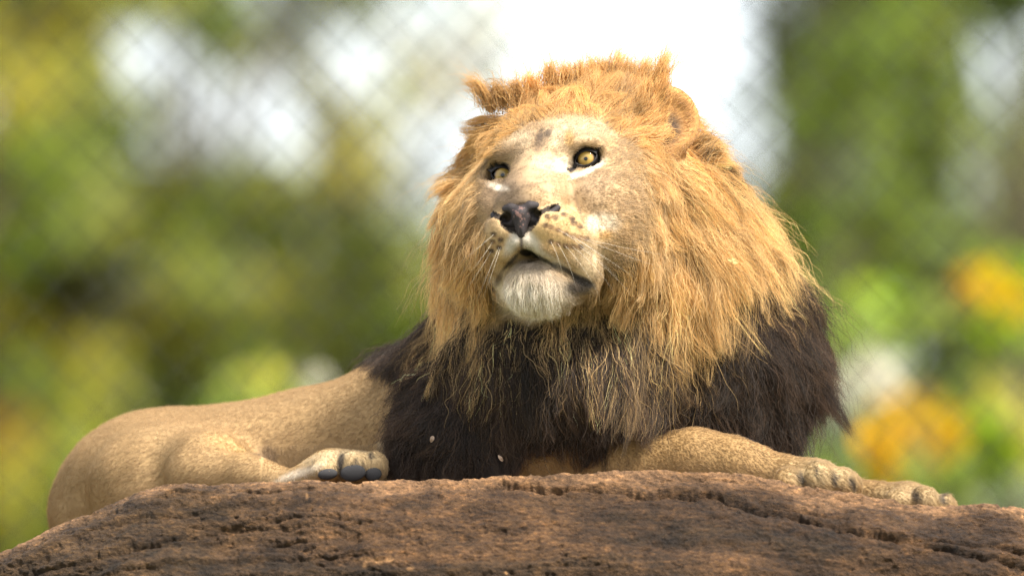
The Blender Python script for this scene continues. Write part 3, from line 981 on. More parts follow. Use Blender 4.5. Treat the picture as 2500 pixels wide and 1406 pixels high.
def build_mane(skin, parent, mat):
    wt = mane_mask(skin.cen, skin.tn)
    vis = sstep(.5, -.2, skin.tn[:, 2]) * .85 + .15
    x, y = px_of(skin.cen)
    wt = wt * vis
    K = 11
    # two levels of locks
    nb, ns, n = int(420), int(4600), int(130000 * FUR)
    def family(m):
        p, nn, _, _ = skin.sample(m, wt)
        f = flow(p)
        x, y = px_of(p)
        fd = poly_dist(x, y, FACE)
        L = f[:, 2] / S * np.exp(rng.normal(0, .24, m))
        L = L * np.where(p[:, 2] < .13, mix(.10, 1.0, sstep(52, -80, fd)), 1.0)
        return p, nn, L, f[:, 3] * (.75 + .5 * rng.random(m))
    bp, bn, bL, bl = family(nb)
    bg_ = grow(bp, bn, bL * 1.12, bl, K, wob=.30, seed=3, spread=.26)
    sp, sn, sL, sl_ = family(ns)
    sg = grow(sp, sn, sL * 1.05, sl_, K, wob=.40, seed=9, spread=.34)
    sb = nearest(sp, bp)
    tt = np.linspace(0, 1, K)
    def gather(g, root, own, amount):
        off = (root - own[:, 0])[:, None, :]
        w_ = (amount[:, None] * (tt[None] ** 1.1))[..., None]
        target = own + off * (1 - tt[None, :, None] * .92)
        return mix(g, target, w_)
    sg = gather(sg, sp, bg_[sb], np.clip(rng.normal(.50, .18, ns) + .12 * mane_dark(sp) + .3 * (px_of(sp)[1] < 270), .1, .95))
    p, nn, L, lf = family(n)
    idx = nearest(p, sp)
    fly = rng.random(n) < .10
    g = grow(p, nn, L * np.where(fly, 1.12, 1), lf * np.where(fly, 1.5, 1), K, wob=.45, seed=21, spread=.30)
    g = gather(g, p, sg[idx], np.where(fly, .15, np.clip(rng.normal(.80, .12, n) + .04 * mane_dark(p), .2, .97)))
    # pointed tufts that stand up along the crown: (root px, root py, tip px, tip py, root radius px)
    sg_, si_ = [], []
    for ti, (rx, ry, tx, ty, rr) in enumerate(TUFTS):
        m = int(430 * FUR * rr / 24)
        c0 = surf(rx, ry)
        dd = np.minimum(np.abs(rng.normal(0, .75, m)), 2.0) * rr * 1.35 / S
        an = rng.random(m) * 2 * math.pi
        r0 = c0 + np.stack([dd * np.cos(an), dd * np.sin(an) * .7, dd * rng.normal(0, .5, m) + .004], 1)
        tip = P(tx, ty, c0[2] + .025) + rng.normal(0, .0075, (m, 3)) * np.exp(.4 * rng.normal(0, 1, (m, 1)))
        sh = np.clip(rng.normal(.84, .17, m), .35, 1.22)[:, None, None]
        u_ = tt[None, :, None]
        bow = np.array([0, .010, -.008])
        q = r0[:, None] * (1 - u_) + (tip[:, None] * sh + r0[:, None] * (1 - sh)) * u_ + bow * np.sin(u_ * math.pi) * rng.normal(1, .5, (m, 1, 1))
        sg_.append(q); si_.append(np.full(m, ti))
    g = np.concatenate([g] + sg_)
    p = g[:, 0]
    idx = np.concatenate([idx] + [rng.integers(0, ns, len(TUFTS))[i] for i in si_])
    fly = np.concatenate([fly, rng.random(sum(map(len, si_))) < .05])
    n = len(p)
    # frizz
    q = g.reshape(-1, 3) * 90
    ph = rng.random((n, 1, 3)) * 50
    q = (g * 75 + ph * np.where(fly, 1, .12)[:, None, None]).reshape(-1, 3)
    fr = np.stack([vnoise(q, 31), vnoise(q, 32), vnoise(q, 33)], 1).reshape(n, K, 3)
    k = mane_dark(p)
    g = g + fr * (tt[None, :, None] ** .8) * (np.where(fly, .008, .0026) + .0030 * k)[:, None, None]
    c0 = mane_colour(p + np.array([0, 1, 0]) * (rng.normal(0, .022, n) + .018 * rng.normal(0, 1, ns)[idx])[:, None])
    lockv = rng.normal(0, 1, ns)[idx]
    bigv = rng.normal(0, 1, nb)[sb[idx]]
    var = np.exp(.10 * bigv + .13 * lockv + .16 * rng.normal(0, 1, n))
    var = var * np.exp(k * (.35 * bigv + .30 * lockv))
    c = c0[:, None, :] * var[:, None, None]
    tip = mix(np.array([1.0, 1.0, 1.0]), np.array([1.18, 1.15, 1.05]), tt[None, :, None])
    c = c * tip
    # dark hair: rusty sun-bleached tips here and there
    rust = (k * np.clip(.12 + .25 * lockv + .40 * rng.normal(0, 1, n), 0, 1))[:, None, None] * (tt[None, :, None] ** 1.2)
    c = mix(c, np.array([.25, .135, .065]), rust * .6)
    c = mix(c, np.array([.055, .034, .028]), (k[:, None, None] * .12) * np.ones_like(rust))
    # black hairs scattered in the gold on the crown and the sides
    blk = (rng.random(n) < .035) * (k < .5)
    c = mix(c, np.array([.05, .035, .03]), blk[:, None, None] * .85)
    rad = (.00027 * np.exp(.2 * rng.normal(0, 1, n)))[:, None] * (1 - .80 * tt[None] ** 1.6)
    return make_curves('mane', g, rad, c, mat, parent)

PADS = ((800, 1157, .0345, .0140, .0080), (862, 1154, .0285, .0180, .0120), (911, 1157, .0360, .0122, .0100))
def build_coat(skin, parent, mat, vcol):
    """Short fur on face, trunk and limbs."""
    m = mane_mask(skin.cen, skin.tn)
    x, y = px_of(skin.cen)
    hl = toH(skin.cen)
    vis = (skin.tn[:, 2] < .35) * 1.0 + .08
    face = (poly_dist(x, y, FACE) > -40) & (skin.cen[:, 2] < .14)
    wt = sstep(1, .3, m) * vis * np.where(face, 2.7, 1.0) * (y < 1300)
    n = int(330000 * FUR)
    p, nn, v, b = skin.sample(n, wt)
    c = (vcol[v] * b[..., None]).sum(1)
    x, y = px_of(p)
    # no fur inside the mouth, on lids and nose
    lum = c @ np.array([.3, .6, .1])
    hl = toH(p)
    mouth = (np.hypot(x - 1283, (y - 619) * 1.6) < 20)
    nose = ((hl[:, 1] > .118) & (np.abs(np.abs(hl[:, 0]) - .036) < .013) & (np.abs(hl[:, 2] + .096 - (np.abs(hl[:, 0]) - .024) * .55) < .008)) | (np.hypot(hl[:, 0] / .028, (hl[:, 2] + .098) / .020) < 1) & (hl[:, 1] > .118) & (hl[:, 2] > -.108) | (np.abs(hl[:, 0]) < .026) & (hl[:, 1] > .130) & (hl[:, 2] < -.080) & (hl[:, 2] > -.086 - .036 * (1 - np.abs(hl[:, 0]) / .026))
    eye = np.zeros(n, bool)
    for s_ in (-1, 1):
        q, o, ax, up = LID[s_]
        r = p - q
        eye |= (lid_outline(r @ ax, r @ up) < -.0005) & (np.linalg.norm(r, axis=1) < .055)
    pad = np.zeros(n, bool)
    for qx, qy, _, ra, rb in PADS:
        pad |= (np.hypot((x - qx) / (ra * S), (y - qy) / (rb * S)) < 1.0) & (p[:, 2] < .12)
    keep = ~(mouth | nose | eye | pad)
    p, nn, c, x, y, hl, lum = p[keep], nn[keep], c[keep], x[keep], y[keep], hl[keep], lum[keep]
    n = len(p)
    isf = (poly_dist(x, y, FACE) > -45) & (p[:, 2] < .14)
    # lie: backwards and outwards from the nose on the head, backwards along the trunk
    hd = np.stack([hl[:, 0] * 5.0, -np.ones(n) * .9, .15 + (hl[:, 2] + .07) * 4.5], 1)
    chin = sstep(.06, .02, np.hypot(hl[:, 0], (hl[:, 2] + .20))) * (hl[:, 1] > .03)
    hd = mix(hd, np.stack([hl[:, 0] * 6, -.2 * np.ones(n), -1.4 * np.ones(n)], 1), chin[:, None])
    hd = unit(hd) @ HR.T
    bd = np.tile(np.array([-1.0, -.45, .15]), (n, 1))
    arm = (x > 1250) & (y > 1000)
    bd[arm] = np.array([.9, -.45, 0])
    foot = (x > 640) & (x < 980) & (y > 1080)
    bd[foot] = np.array([.45, -.9, -.3])
    t = np.where(isf[:, None], hd, bd)
    t = unit(t - (t * nn).sum(1, keepdims=True) * nn)
    L = np.where(isf, .0052, .0058)
    L = np.where(isf, L * (1 + 1.6 * sstep(20, -45, poly_dist(x, y, FACE)) + .5 * sstep(1480, 1560, x)), L)
    L = L + .012 * chin * (lum > .2) * (y > 665)
    L = np.where((p[:, 2] < .26) & (y > 1090) & ((x > 1880) | foot), np.where(foot, .0052, .0070), L)
    L = L * np.exp(.22 * rng.normal(0, 1, n))
    mu = (hl[:, 1] > .07) & isf & (chin < .1)
    L = np.where(mu, L * .62, L)
    K = 5
    tt = np.linspace(0, 1, K)
    lift = np.where(isf, .38, .25) + .15 * chin
    jit = rng.normal(0, 1, (n, 3)) * np.where(isf, .16, .10)[:, None]
    lump = np.stack([vnoise(p * 120, 41), vnoise(p * 120, 42), vnoise(p * 120, 43)], 1) * np.where(isf, .28, .05)[:, None]
    d0 = unit(t + nn * (lift + .25)[:, None] + jit + lump)
    d1 = unit(t + nn * (lift * .35)[:, None] + jit + lump * 1.3 + np.array([0, -.25, 0]) * chin[:, None])
    g = [p - nn * .0006]
    for i in range(1, K):
        g.append(g[-1] + unit(mix(d0, d1, i / (K - 1))) * (L / (K - 1))[:, None])
    g = np.stack(g, 1)
    var = np.exp(np.where(isf, .20, .10) * rng.normal(0, 1, n) + np.where(isf, .10, .04) * vnoise(p * 90, 8))
    cc = c[:, None, :] * var[:, None, None] * mix(.86, 1.14, tt)[None, :, None]
    tick = rng.random(n) < .05
    cc = mix(cc, np.array([.10, .065, .04]), (tick & (chin < .3))[:, None, None] * np.where(isf, .5, .2)[:, None, None])
    rad = (np.where(isf, .00020, .00027) * np.exp(.15 * rng.normal(0, 1, n)))[:, None] * (1 - .75 * tt[None] ** 1.5)
    return make_curves('short_fur', g, rad, cc, mat, parent)

# ------------------------------------------------------------------ fence behind the lion
def tube(path, r, n=4):
    """Open tube round a polyline (k,3)."""
    path = np.asarray(path, float)
    k = len(path)
    t = unit(np.gradient(path, axis=0))
    a = unit(np.cross(t, np.array([.13, .37, .92])))
    b = np.cross(t, a)
    r = np.broadcast_to(np.asarray(r, float), (k,))
    an = np.arange(n) * 2 * math.pi / n
    v = path[:, None] + r[:, None, None] * (a[:, None] * np.cos(an)[None, :, None] + b[:, None] * np.sin(an)[None, :, None])
    i = np.arange(k * n).reshape(k, n)
    j = np.roll(i, -1, 1)
    f = np.stack([i[:-1], j[:-1], j[1:], i[1:]], -1).reshape(-1, 4)
    return v.reshape(-1, 3), f

def join(parts):
    V, F, o = [], [], 0
    for v, f in parts:
        V.append(v); F.append(f + o); o += len(v)
    return np.concatenate(V), np.concatenate(F)

FENCE_D = 2.5
def build_fence():
    fy = to_world(P(1250, 703, FENCE_D))[1]
    fr = thing('chain_link_fence', (0, fy, 0), 'chain link fence of dark diamond wire mesh behind the lion', 'fence')
    wm = plain('fence_wire', (.030, .030, .025), .6, .2)
    pm = plain('fence_post', (.10, .105, .10), .5)
    pitch, top = .033, 4.2
    k = int(top / pitch)
    z = .05 + np.arange(k) * pitch
    path = np.stack([np.where(np.arange(k) % 2, .5, -.5) * pitch, .002 * np.where(np.arange(k) % 2, 1, -1), z], 1)
    v, f = tube(path, .00095, 4)
    first = None
    for i in range(-77, 78):
        if first is None:
            first = mesh_from('wire', v + BASE[fr.name], f, wm, fr, smooth=False)
            o = first
        else:
            o = place(first.copy(), fr)
        o.location = (i * pitch, 0, (i % 2) * pitch)
    for sx in (-1, 1):
        v2, f2 = tube([(sx * 2.56, 0, -.3), (sx * 2.56, 0, 1.5), (sx * 2.56, 0, 4.32)], .03, 12)
        mesh_from('post', v2 + BASE[fr.name], f2, pm, fr)
    for zz in (.06, 4.25):
        v2, f2 = tube([(-2.56, 0, zz), (0, 0, zz), (2.56, 0, zz)], .021, 10)
        mesh_from('rail', v2 + BASE[fr.name], f2, pm, fr)
build_fence()

# ------------------------------------------------------------------ trees and shrubs, far out of focus
def leaf_material(name, trans=.58):
    t = NT(name)
    a = t.n('ShaderNodeAttribute', attribute_name='col')
    b = t.n('ShaderNodeBsdfPrincipled', i_Roughness=.45); b.inputs['Specular IOR Level'].default_value = .35
    tr = t.n('ShaderNodeBsdfTranslucent')
    m = t.n('ShaderNodeMixShader'); m.inputs[0].default_value = trans
    t.l(a.outputs['Color'], b.inputs['Base Color']); t.l(a.outputs['Color'], tr.inputs[0])
    t.l(b.outputs[0], m.inputs[1]); t.l(tr.outputs[0], m.inputs[2]); t.l(m.outputs[0], t.out.inputs[0])
    return t.m
LEAF_M = leaf_material('leaf')
BARK_M = plain('bark', (.14, .12, .070), .9, .2)
HUE = {'olive': (.450, .410, .065), 'green': (.230, .290, .050), 'mid': (.350, .365, .085), 'dark': (.175, .225, .032), 'deep': (.050, .048, .012),
       'yellow': (.58, .37, .01), 'orange': (.46, .25, .02), 'lime': (.26, .36, .02), 'pale': (.60, .57, .44), 'rust': (.32, .20, .04), 'grey': (.24, .27, .16)}

def leaves(cen, rad, hue, size, count, up=.6):
    """count leaf blades scattered in a clump -> verts, faces, colours."""
    p = rng.normal(0, .55, (count, 3))
    p *= np.minimum(1, 1.15 / np.maximum(np.linalg.norm(p, axis=1, keepdims=True), 1e-6))
    p = p * rad + cen
    n = unit(rng.normal(0, 1, (count, 3)) + np.array([0, -.15, up]))
    a = unit(np.cross(n, rng.normal(0, 1, (count, 3))))
    b = np.cross(n, a)
    L = size * np.exp(.25 * rng.normal(0, 1, count))[:, None]
    v = np.stack([p - a * L * .5, p + b * L * .27 - n * L * .04, p + a * L * .55 - n * L * .05, p - b * L * .27 - n * L * .04], 1)
    f = np.arange(count * 4).reshape(-1, 4)
    c = np.array(HUE[hue]) * np.exp(.22 * rng.normal(0, 1, (count, 1)) + .07 * rng.normal(0, 1, (count, 3)))
    return v.reshape(-1, 3), f, np.repeat(c, 4, 0)

def build_plant(name, label, cat, group, root, clumps, size, trunk_r, density, bare=0):
    """clumps: (centre xyz, radius, hue). Trunk and a limb to every clump."""
    t = thing(name, root, label, cat, group)
    root = np.asarray(root, float)
    cs = np.array([c[0] for c in clumps])
    top = cs[:, 2].max()
    mid = cs.mean(0)
    tp = [root + [0, 0, -.1]]
    H_ = max(mid[2], root[2] + .4)
    for q in (.25, .5, .75, 1.0):
        tp.append(root + np.array([(mid[0] - root[0]) * q ** 1.5 + rng.normal(0, .05) * trunk_r * 8, (mid[1] - root[1]) * q ** 1.5, (H_ - root[2]) * q]))
    tp.append(np.array([mid[0], mid[1], mid[2] + (top - mid[2]) * .7]))
    tp = np.array(tp)
    parts = [tube(tp, trunk_r * np.array([1.25, 1, .8, .6, .35, .1]), 8)]
    for c, r, _, _ in clumps:
        q = np.clip((c[2] - root[2]) / (H_ - root[2]) * .75, .15, .95)
        st = tp[0] + (tp[4] - tp[0]) * q
        md = (st + c) / 2 + np.array([0, 0, .12 * np.linalg.norm(c - st)])
        parts.append(tube([st, md, c], trunk_r * np.array([.36, .22, .06]), 5))
    v, f = join(parts)
    mesh_from('trunk', v, f, BARK_M, t)
    V, F, C_, o = [], [], [], 0
    for c, r, hue, dn in clumps:
        k = max(12, int(density * r ** 2 / size ** 2 * 56 * dn))
        v, f, cc = leaves(c, r, hue, size, k)
        V.append(v); F.append(f + o); C_.append(cc); o += len(v)
    mesh_from('crown', np.concatenate(V), np.concatenate(F), LEAF_M, t, smooth=False, col=np.concatenate(C_))
    return t

def pw(px, py, d):
    return to_world(P(px, py, d))

def far_tree(name, label, px, d, clumps, extra, size=.11, density=1.0, tr=.065, cat='tree', group='trees beyond the fence', er=.45):
    """Clumps at the places where the photo shows foliage masses, the rest of the crown filled round them."""
    k = S * FOC / (FOC + d)
    cl = []
    for x, y, r, hue, *dn in clumps:
        cl.append((pw(x, y, d + rng.uniform(-1.6, 1.6)), r / k, hue, dn[0] if dn else 1.0))
    r0 = pw(px, 703, d); r0[2] = -.05
    for (x0, x1, z0, z1, n, hues) in extra:                       # metres: off the frame
        for i in range(n):
            c = np.array([rng.uniform(x0, x1) + r0[0], r0[1] + rng.uniform(-1.7, 1.7), rng.uniform(z0, z1)])
            cl.append((c, rng.uniform(.7, 1.25) * er, hues[rng.integers(len(hues))], 1.0))
    build_plant(name, label, cat, group, r0, cl, size, tr, density)

def build_trees():
    far_tree('broad_tree', 'leafy olive green tree at the far left edge behind the fence', 60, 38, [
        (60, 130, 105, 'olive'), (150, 50, 100, 'olive'), (-40, 60, 100, 'mid'), (40, 280, 100, 'olive'), (200, 215, 80, 'mid'), (230, 330, 90, 'dark'), (110, 400, 110, 'green'),
        (0, 430, 110, 'dark'), (60, 540, 110, 'mid'), (200, 500, 100, 'mid'), (30, 640, 90, 'dark'), (130, 610, 90, 'green'), (190, 700, 90, 'deep'), (250, 760, 70, 'deep'), (50, 780, 100, 'olive'),
        (140, 850, 95, 'olive'), (215, 880, 85, 'olive'), (240, 970, 80, 'mid'), (120, 930, 80, 'olive'), (0, 880, 90, 'mid'), (70, 960, 90, 'dark'), (30, 1070, 90, 'rust'), (160, 1060, 80, 'olive'), (60, 1180, 100, 'olive'), (190, 1200, 110, 'green'),
        (30, 1300, 100, 'olive'), (150, 1340, 100, 'green')],
        [(-3.2, -.45, 2.2, 8.0, 36, ['olive', 'mid', 'green']), (-.3, 1.0, 7.0, 8.4, 6, ['olive', 'mid']), (-1, .9, 2.2, 3.5, 16, ['green', 'mid'])])
    far_tree('broad_tree', 'yellow green tree left of the lion with bright sky gaps high in its crown', 520, 41, [
        (400, 20, 70, 'mid'), (520, 40, 85, 'green'), (590, 110, 60, 'olive'), (700, 70, 95, 'mid'), (240, 20, 60, 'olive'), (225, 130, 45, 'olive'), (375, 215, 28, 'mid'), (530, 170, 25, 'mid'),
        (330, 270, 70, 'mid'), (330, 440, 95, 'mid'), (270, 560, 95, 'mid'), (400, 520, 95, 'olive'), (480, 460, 80, 'mid'), (560, 480, 90, 'green'), (640, 470, 80, 'mid'), (340, 620, 85, 'rust'),
        (470, 590, 95, 'dark'), (580, 570, 95, 'dark'), (390, 700, 85, 'green'), (320, 760, 80, 'deep'), (470, 690, 90, 'mid'), (430, 800, 90, 'olive'), (340, 860, 90, 'green'), (440, 900, 90, 'olive'),
        (300, 960, 95, 'green'), (400, 1010, 95, 'green'), (560, 820, 85, 'dark'), (530, 720, 80, 'mid'), (560, 930, 95, 'green'), (300, 1100, 95, 'dark'), (450, 1100, 90, 'green')],
        [(-.9, .9, 7.0, 8.6, 9, ['mid', 'olive', 'green']), (-.9, .9, 2.4, 3.7, 18, ['green', 'dark'])])
    far_tree('broad_tree', 'olive tree right of the yellow green one, its edge against pale sky', 860, 44, [
        (820, 290, 75, 'olive'), (850, 400, 85, 'olive'), (780, 450, 75, 'mid'), (900, 520, 75, 'mid'), (700, 540, 85, 'dark'), (790, 580, 90, 'dark'), (680, 640, 90, 'mid'), (900, 620, 80, 'green'),
        (800, 680, 80, 'mid'), (980, 620, 60, 'mid'), (920, 700, 80, 'olive'), (1010, 720, 80, 'olive'), (650, 740, 85, 'olive'), (740, 800, 90, 'mid'), (850, 790, 90, 'dark'), (960, 800, 90, 'dark'), (640, 880, 90, 'olive'), (760, 900, 90, 'mid'),
        (900, 880, 90, 'green'), (1040, 860, 80, 'mid'), (700, 1000, 90, 'green'), (860, 990, 90, 'mid'), (750, 190, 55, 'olive'), (940, 250, 34, 'olive'), (830, 40, 40, 'olive'), (900, 40, 75, 'grey', .45), (1000, 120, 85, 'pale', .45), (1100, 50, 85, 'grey', .35), (1090, 200, 85, 'pale', .45), (1190, 150, 85, 'pale', .35), (1000, 230, 65, 'olive', .35), (1200, 40, 80, 'pale', .26), (1040, 420, 60, 'grey', .2), (960, 380, 50, 'olive', .3), (960, 500, 60, 'grey', .35), (1080, 540, 60, 'mid', .5), (1240, 60, 70, 'pale', .06), (1120, 640, 80, 'mid'), (1120, 780, 90, 'dark'),
        (1240, 700, 100, 'mid'), (1260, 860, 100, 'mid'), (1400, 800, 120, 'dark')],
        [(-.8, 1.2, 2.4, 4.0, 22, ['green', 'mid', 'dark'])])
    far_tree('dark_tree', 'dark green tree against the sky just right of the head', 2060, 39, [
        (1900, 60, 80, 'dark'), (1960, 160, 90, 'green'), (2050, 220, 95, 'green'), (1890, 230, 45, 'mid'), (2110, 130, 90, 'dark'), (2020, 330, 95, 'dark'), (2120, 330, 95, 'green'), (1960, 300, 60, 'green'), (2100, 450, 60, 'grey', .6), (2010, 600, 50, 'grey', .5),
        (1900, 480, 60, 'mid'), (1990, 540, 75, 'green'), (1930, 600, 75, 'green'), (2060, 560, 75, 'mid'), (1930, 480, 55, 'mid'), (1990, 640, 75, 'green'), (2150, 480, 60, 'green'), (1860, 580, 70, 'mid'), (2120, 550, 80, 'dark'), (2080, 660, 80, 'dark'), (1960, 680, 80, 'green'), (2030, 760, 80, 'green'), (1800, 650, 90, 'mid'),
        (1900, 800, 90, 'dark'), (2010, 860, 80, 'green'), (1780, 430, 60, 'grey', .5), (1830, 520, 60, 'grey', .5), (1900, 400, 60, 'grey', .5), (1800, 260, 50, 'grey', .15), (1700, 700, 110, 'mid'), (1700, 860, 120, 'dark'), (1880, 960, 110, 'green'), (2000, 1000, 90, 'dark')],
        [(-.8, .6, 6.9, 8.4, 12, ['dark', 'green']), (-.9, .9, 2.4, 3.9, 22, ['dark', 'green'])])
    far_tree('dark_tree', 'dark green tree along the right edge with pale sky gaps beside it', 2330, 42, [
        (2190, 60, 90, 'green'), (2230, 190, 100, 'dark'), (2320, 60, 80, 'dark'), (2330, 250, 80, 'green'), (2200, 320, 100, 'dark'), (2290, 380, 80, 'dark'), (2250, 480, 95, 'dark'), (2340, 530, 70, 'dark'), (2480, 190, 40, 'dark'),
        (2490, 30, 50, 'green'), (2230, 600, 100, 'dark'), (2330, 640, 90, 'dark'), (2450, 600, 70, 'green'), (2180, 700, 90, 'dark'), (2290, 760, 90, 'deep'), (2420, 860, 90, 'dark'), (2300, 880, 90, 'dark'), (2490, 940, 90, 'green'), (2540, 780, 80, 'green'),
        (2330, 980, 80, 'green'), (2460, 1060, 90, 'dark'), (2580, 700, 90, 'dark'), (2230, 960, 80, 'dark'), (2550, 1100, 90, 'green')],
        [(1.15, 2.9, 2.2, 7.6, 26, ['green', 'dark', 'mid']), (-.9, .6, 6.9, 8.4, 12, ['dark', 'green']), (-.9, .6, 2.4, 3.9, 20, ['dark', 'green'])])
    g = 'shrubs beyond the fence'
    far_tree('leafy_shrub', 'bright lime green shrub right of the mane above the yellow blossom', 2160, 16, [
        (2110, 770, 70, 'lime'), (2180, 790, 75, 'lime'), (2240, 770, 55, 'green'), (2080, 830, 60, 'green'), (2180, 850, 60, 'green')], [(-.5, .5, 1.0, 1.6, 10, ['green', 'dark'])], .07, .9, .03, 'shrub', g, .22)
    far_tree('flowering_shrub', 'shrub with orange and yellow leaves at the right edge below the sky gap', 2420, 18, [
        (2365, 700, 30, 'orange'), (2400, 690, 30, 'yellow'), (2440, 730, 65, 'yellow'), (2490, 700, 60, 'lime'), (2440, 660, 50, 'lime'), (2420, 810, 60, 'lime'), (2480, 820, 70, 'green')], [(-.3, .5, 1.1, 2.0, 12, ['green', 'lime'])], .07, .9, .03, 'shrub', g, .22)
    far_tree('flowering_shrub', 'shrub full of bright yellow blossom beside the far forepaw', 2220, 12, [
        (2150, 1040, 50, 'yellow'), (2160, 1110, 55, 'yellow'), (2200, 1000, 40, 'yellow'), (2230, 1080, 50, 'rust'), (2310, 1040, 50, 'yellow'), (2290, 1110, 55, 'yellow'), (2230, 1150, 55, 'green'), (2150, 1170, 60, 'green'),
        (2330, 1170, 60, 'dark'), (2050, 1160, 60, 'dark'), (2260, 980, 30, 'rust')], [(-.4, .5, 1.0, 1.75, 14, ['green', 'dark', 'olive'])], .055, 1.0, .025, 'shrub', g, .2)
    far_tree('leafy_shrub', 'yellow green shrub in the lower right corner next to the yellow blossom', 2440, 13, [
        (2410, 1060, 55, 'lime'), (2440, 1120, 60, 'lime'), (2490, 1060, 60, 'olive'), (2500, 1160, 60, 'olive'), (2400, 1180, 60, 'grey'), (2480, 1220, 60, 'grey'), (2330, 1210, 50, 'grey'), (2430, 980, 55, 'olive')],
        [(-.3, .5, 1.0, 1.7, 12, ['green', 'grey'])], .055, 1.0, .025, 'shrub', g, .2)
    far_tree('flowering_shrub', 'shrub with pale cream blossom close behind the dark mane edge', 2090, 15, [
        (2080, 930, 60, 'pale'), (2130, 950, 55, 'pale'), (2060, 1000, 50, 'pale'), (2150, 890, 40, 'pale'), (2100, 1010, 45, 'grey'), (2060, 1080, 50, 'grey')], [(-.4, .4, 1.0, 1.6, 10, ['green', 'grey'])], .06, 1.0, .025, 'shrub', g, .2)
    far_tree('leafy_shrub', 'dull green shrub with one pale spot above the back of the lion', 640, 14, [
        (760, 960, 40, 'pale'), (640, 960, 60, 'olive'), (560, 1010, 70, 'green'), (700, 1010, 60, 'green')], [(-.5, .5, 1.0, 1.9, 14, ['green', 'olive'])], .06, 1.0, .025, 'shrub', g, .2)
build_trees()

def build_tree_row():
    kinds = [('dark_tree', 'dark green tree', ['dark', 'green']), ('broad_tree', 'olive green tree', ['olive', 'mid', 'green'])]
    for i, (px, d, where) in enumerate(((-420, 43, 'beside the leafy tree at the far left edge'), (-880, 37, 'second outside the left edge'), (-1350, 45, 'third outside the left edge'),
                                        (-1850, 40, 'farthest outside the left edge'), (2900, 52, 'next to the dark tree at the right edge'), (3300, 58, 'second outside the right edge'),
                                        (3700, 50, 'third outside the right edge'), (4100, 56, 'farthest outside the right edge'))):
        nm, lb, hu = kinds[i % 2]
        far_tree(nm, lb + ' beyond the fence, ' + where, px, d, [], [(-1.15, 1.15, 2.2, 7.6, 62, hu)])
build_tree_row()

build_rock()

# ------------------------------------------------------------------ the lion
LIDM = {s_: build_lid(s_) for s_ in (-1, 1)}
LID = {s_: LIDM[s_][1] for s_ in (-1, 1)}
base = to_world(P(900, 1190, .35))
lion = thing('lion', base, 'male lion with a golden and black mane lying on the brown rock with raised head', 'lion')
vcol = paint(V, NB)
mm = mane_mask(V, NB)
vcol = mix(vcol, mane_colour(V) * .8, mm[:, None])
skin_m = coat_material()
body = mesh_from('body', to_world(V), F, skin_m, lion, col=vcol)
hair_m = hair_material('mane_hair')
fur_m = hair_material('short_fur', .06, .25)
skin = Skin(V, F, NB)
if FUR > 0:
    build_mane(skin, lion, hair_m)
    build_coat(skin, lion, fur_m, vcol)

# nose
nv, nf = build_nose()
nhl = toH(nv)
pink = sstep(.25, .55, fbm(nv * 260, 2, 4) * .5 + .55 - np.abs(nhl[:, 0]) * 48 - np.abs(nhl[:, 2] + .097) * 22)
ncol = mix(np.array([.030, .023, .022]), np.array([.24, .13, .105]), (pink * .8)[:, None])
t = NT('nose_leather')
b = t.n('ShaderNodeBsdfPrincipled', i_Roughness=.62)
b.inputs['Specular IOR Level'].default_value = .28
a = t.n('ShaderNodeAttribute', attribute_name='col')
vo = t.n('ShaderNodeTexVoronoi', i_Scale=420.0)
bu = t.n('ShaderNodeBump', i_Strength=.35, i_Distance=.0006)
t.l(vo.outputs['Distance'], bu.inputs['Height']); t.l(bu.outputs[0], b.inputs['Normal'])
t.l(a.outputs['Color'], b.inputs['Base Color']); t.l(b.outputs[0], t.out.inputs[0])
mesh_from('nose', to_world(nv), nf, t.m, lion, col=ncol)

# eyes
def iris_material():
    t = NT('iris')
    tc = t.n('ShaderNodeTexCoord')
    sx = t.n('ShaderNodeSeparateXYZ'); t.l(tc.outputs['Object'], sx.inputs[0])
    cb = t.n('ShaderNodeCombineXYZ'); t.l(sx.outputs[0], cb.inputs[0]); t.l(sx.outputs[1], cb.inputs[1])
    ln = t.n('ShaderNodeVectorMath', operation='LENGTH'); t.l(cb.outputs[0], ln.inputs[0])
    nz = t.n('ShaderNodeTexNoise', i_Scale=900.0, i_Detail=3.0); t.l(tc.outputs['Object'], nz.inputs['Vector'])
    ad = t.n('ShaderNodeMath', operation='MULTIPLY_ADD'); t.l(nz.outputs[0], ad.inputs[0]); ad.inputs[1].default_value = .0012
    t.l(ln.outputs['Value'], ad.inputs[2])
    dv = t.n('ShaderNodeMath', operation='DIVIDE'); t.l(ad.outputs[0], dv.inputs[0]); dv.inputs[1].default_value = EYE_R
    col = t.ramp(dv.outputs[0], [(0, (.004, .004, .004)), (.16, (.004, .004, .004)), (.20, (.26, .17, .045)), (.40, (.40, .255, .060)), (.56, (.32, .19, .042)), (.63, (.12, .065, .018)), (.70, (.012, .01, .009))])
    b = t.n('ShaderNodeBsdfPrincipled', i_Roughness=.06)
    b.inputs['Specular IOR Level'].default_value = .5
    t.l(col, b.inputs['Base Color']); t.l(b.outputs[0], t.out.inputs[0])
    return t.m
iris_m = iris_material()
lid_m = plain('black_lid', (.014, .011, .010), .55, .3)
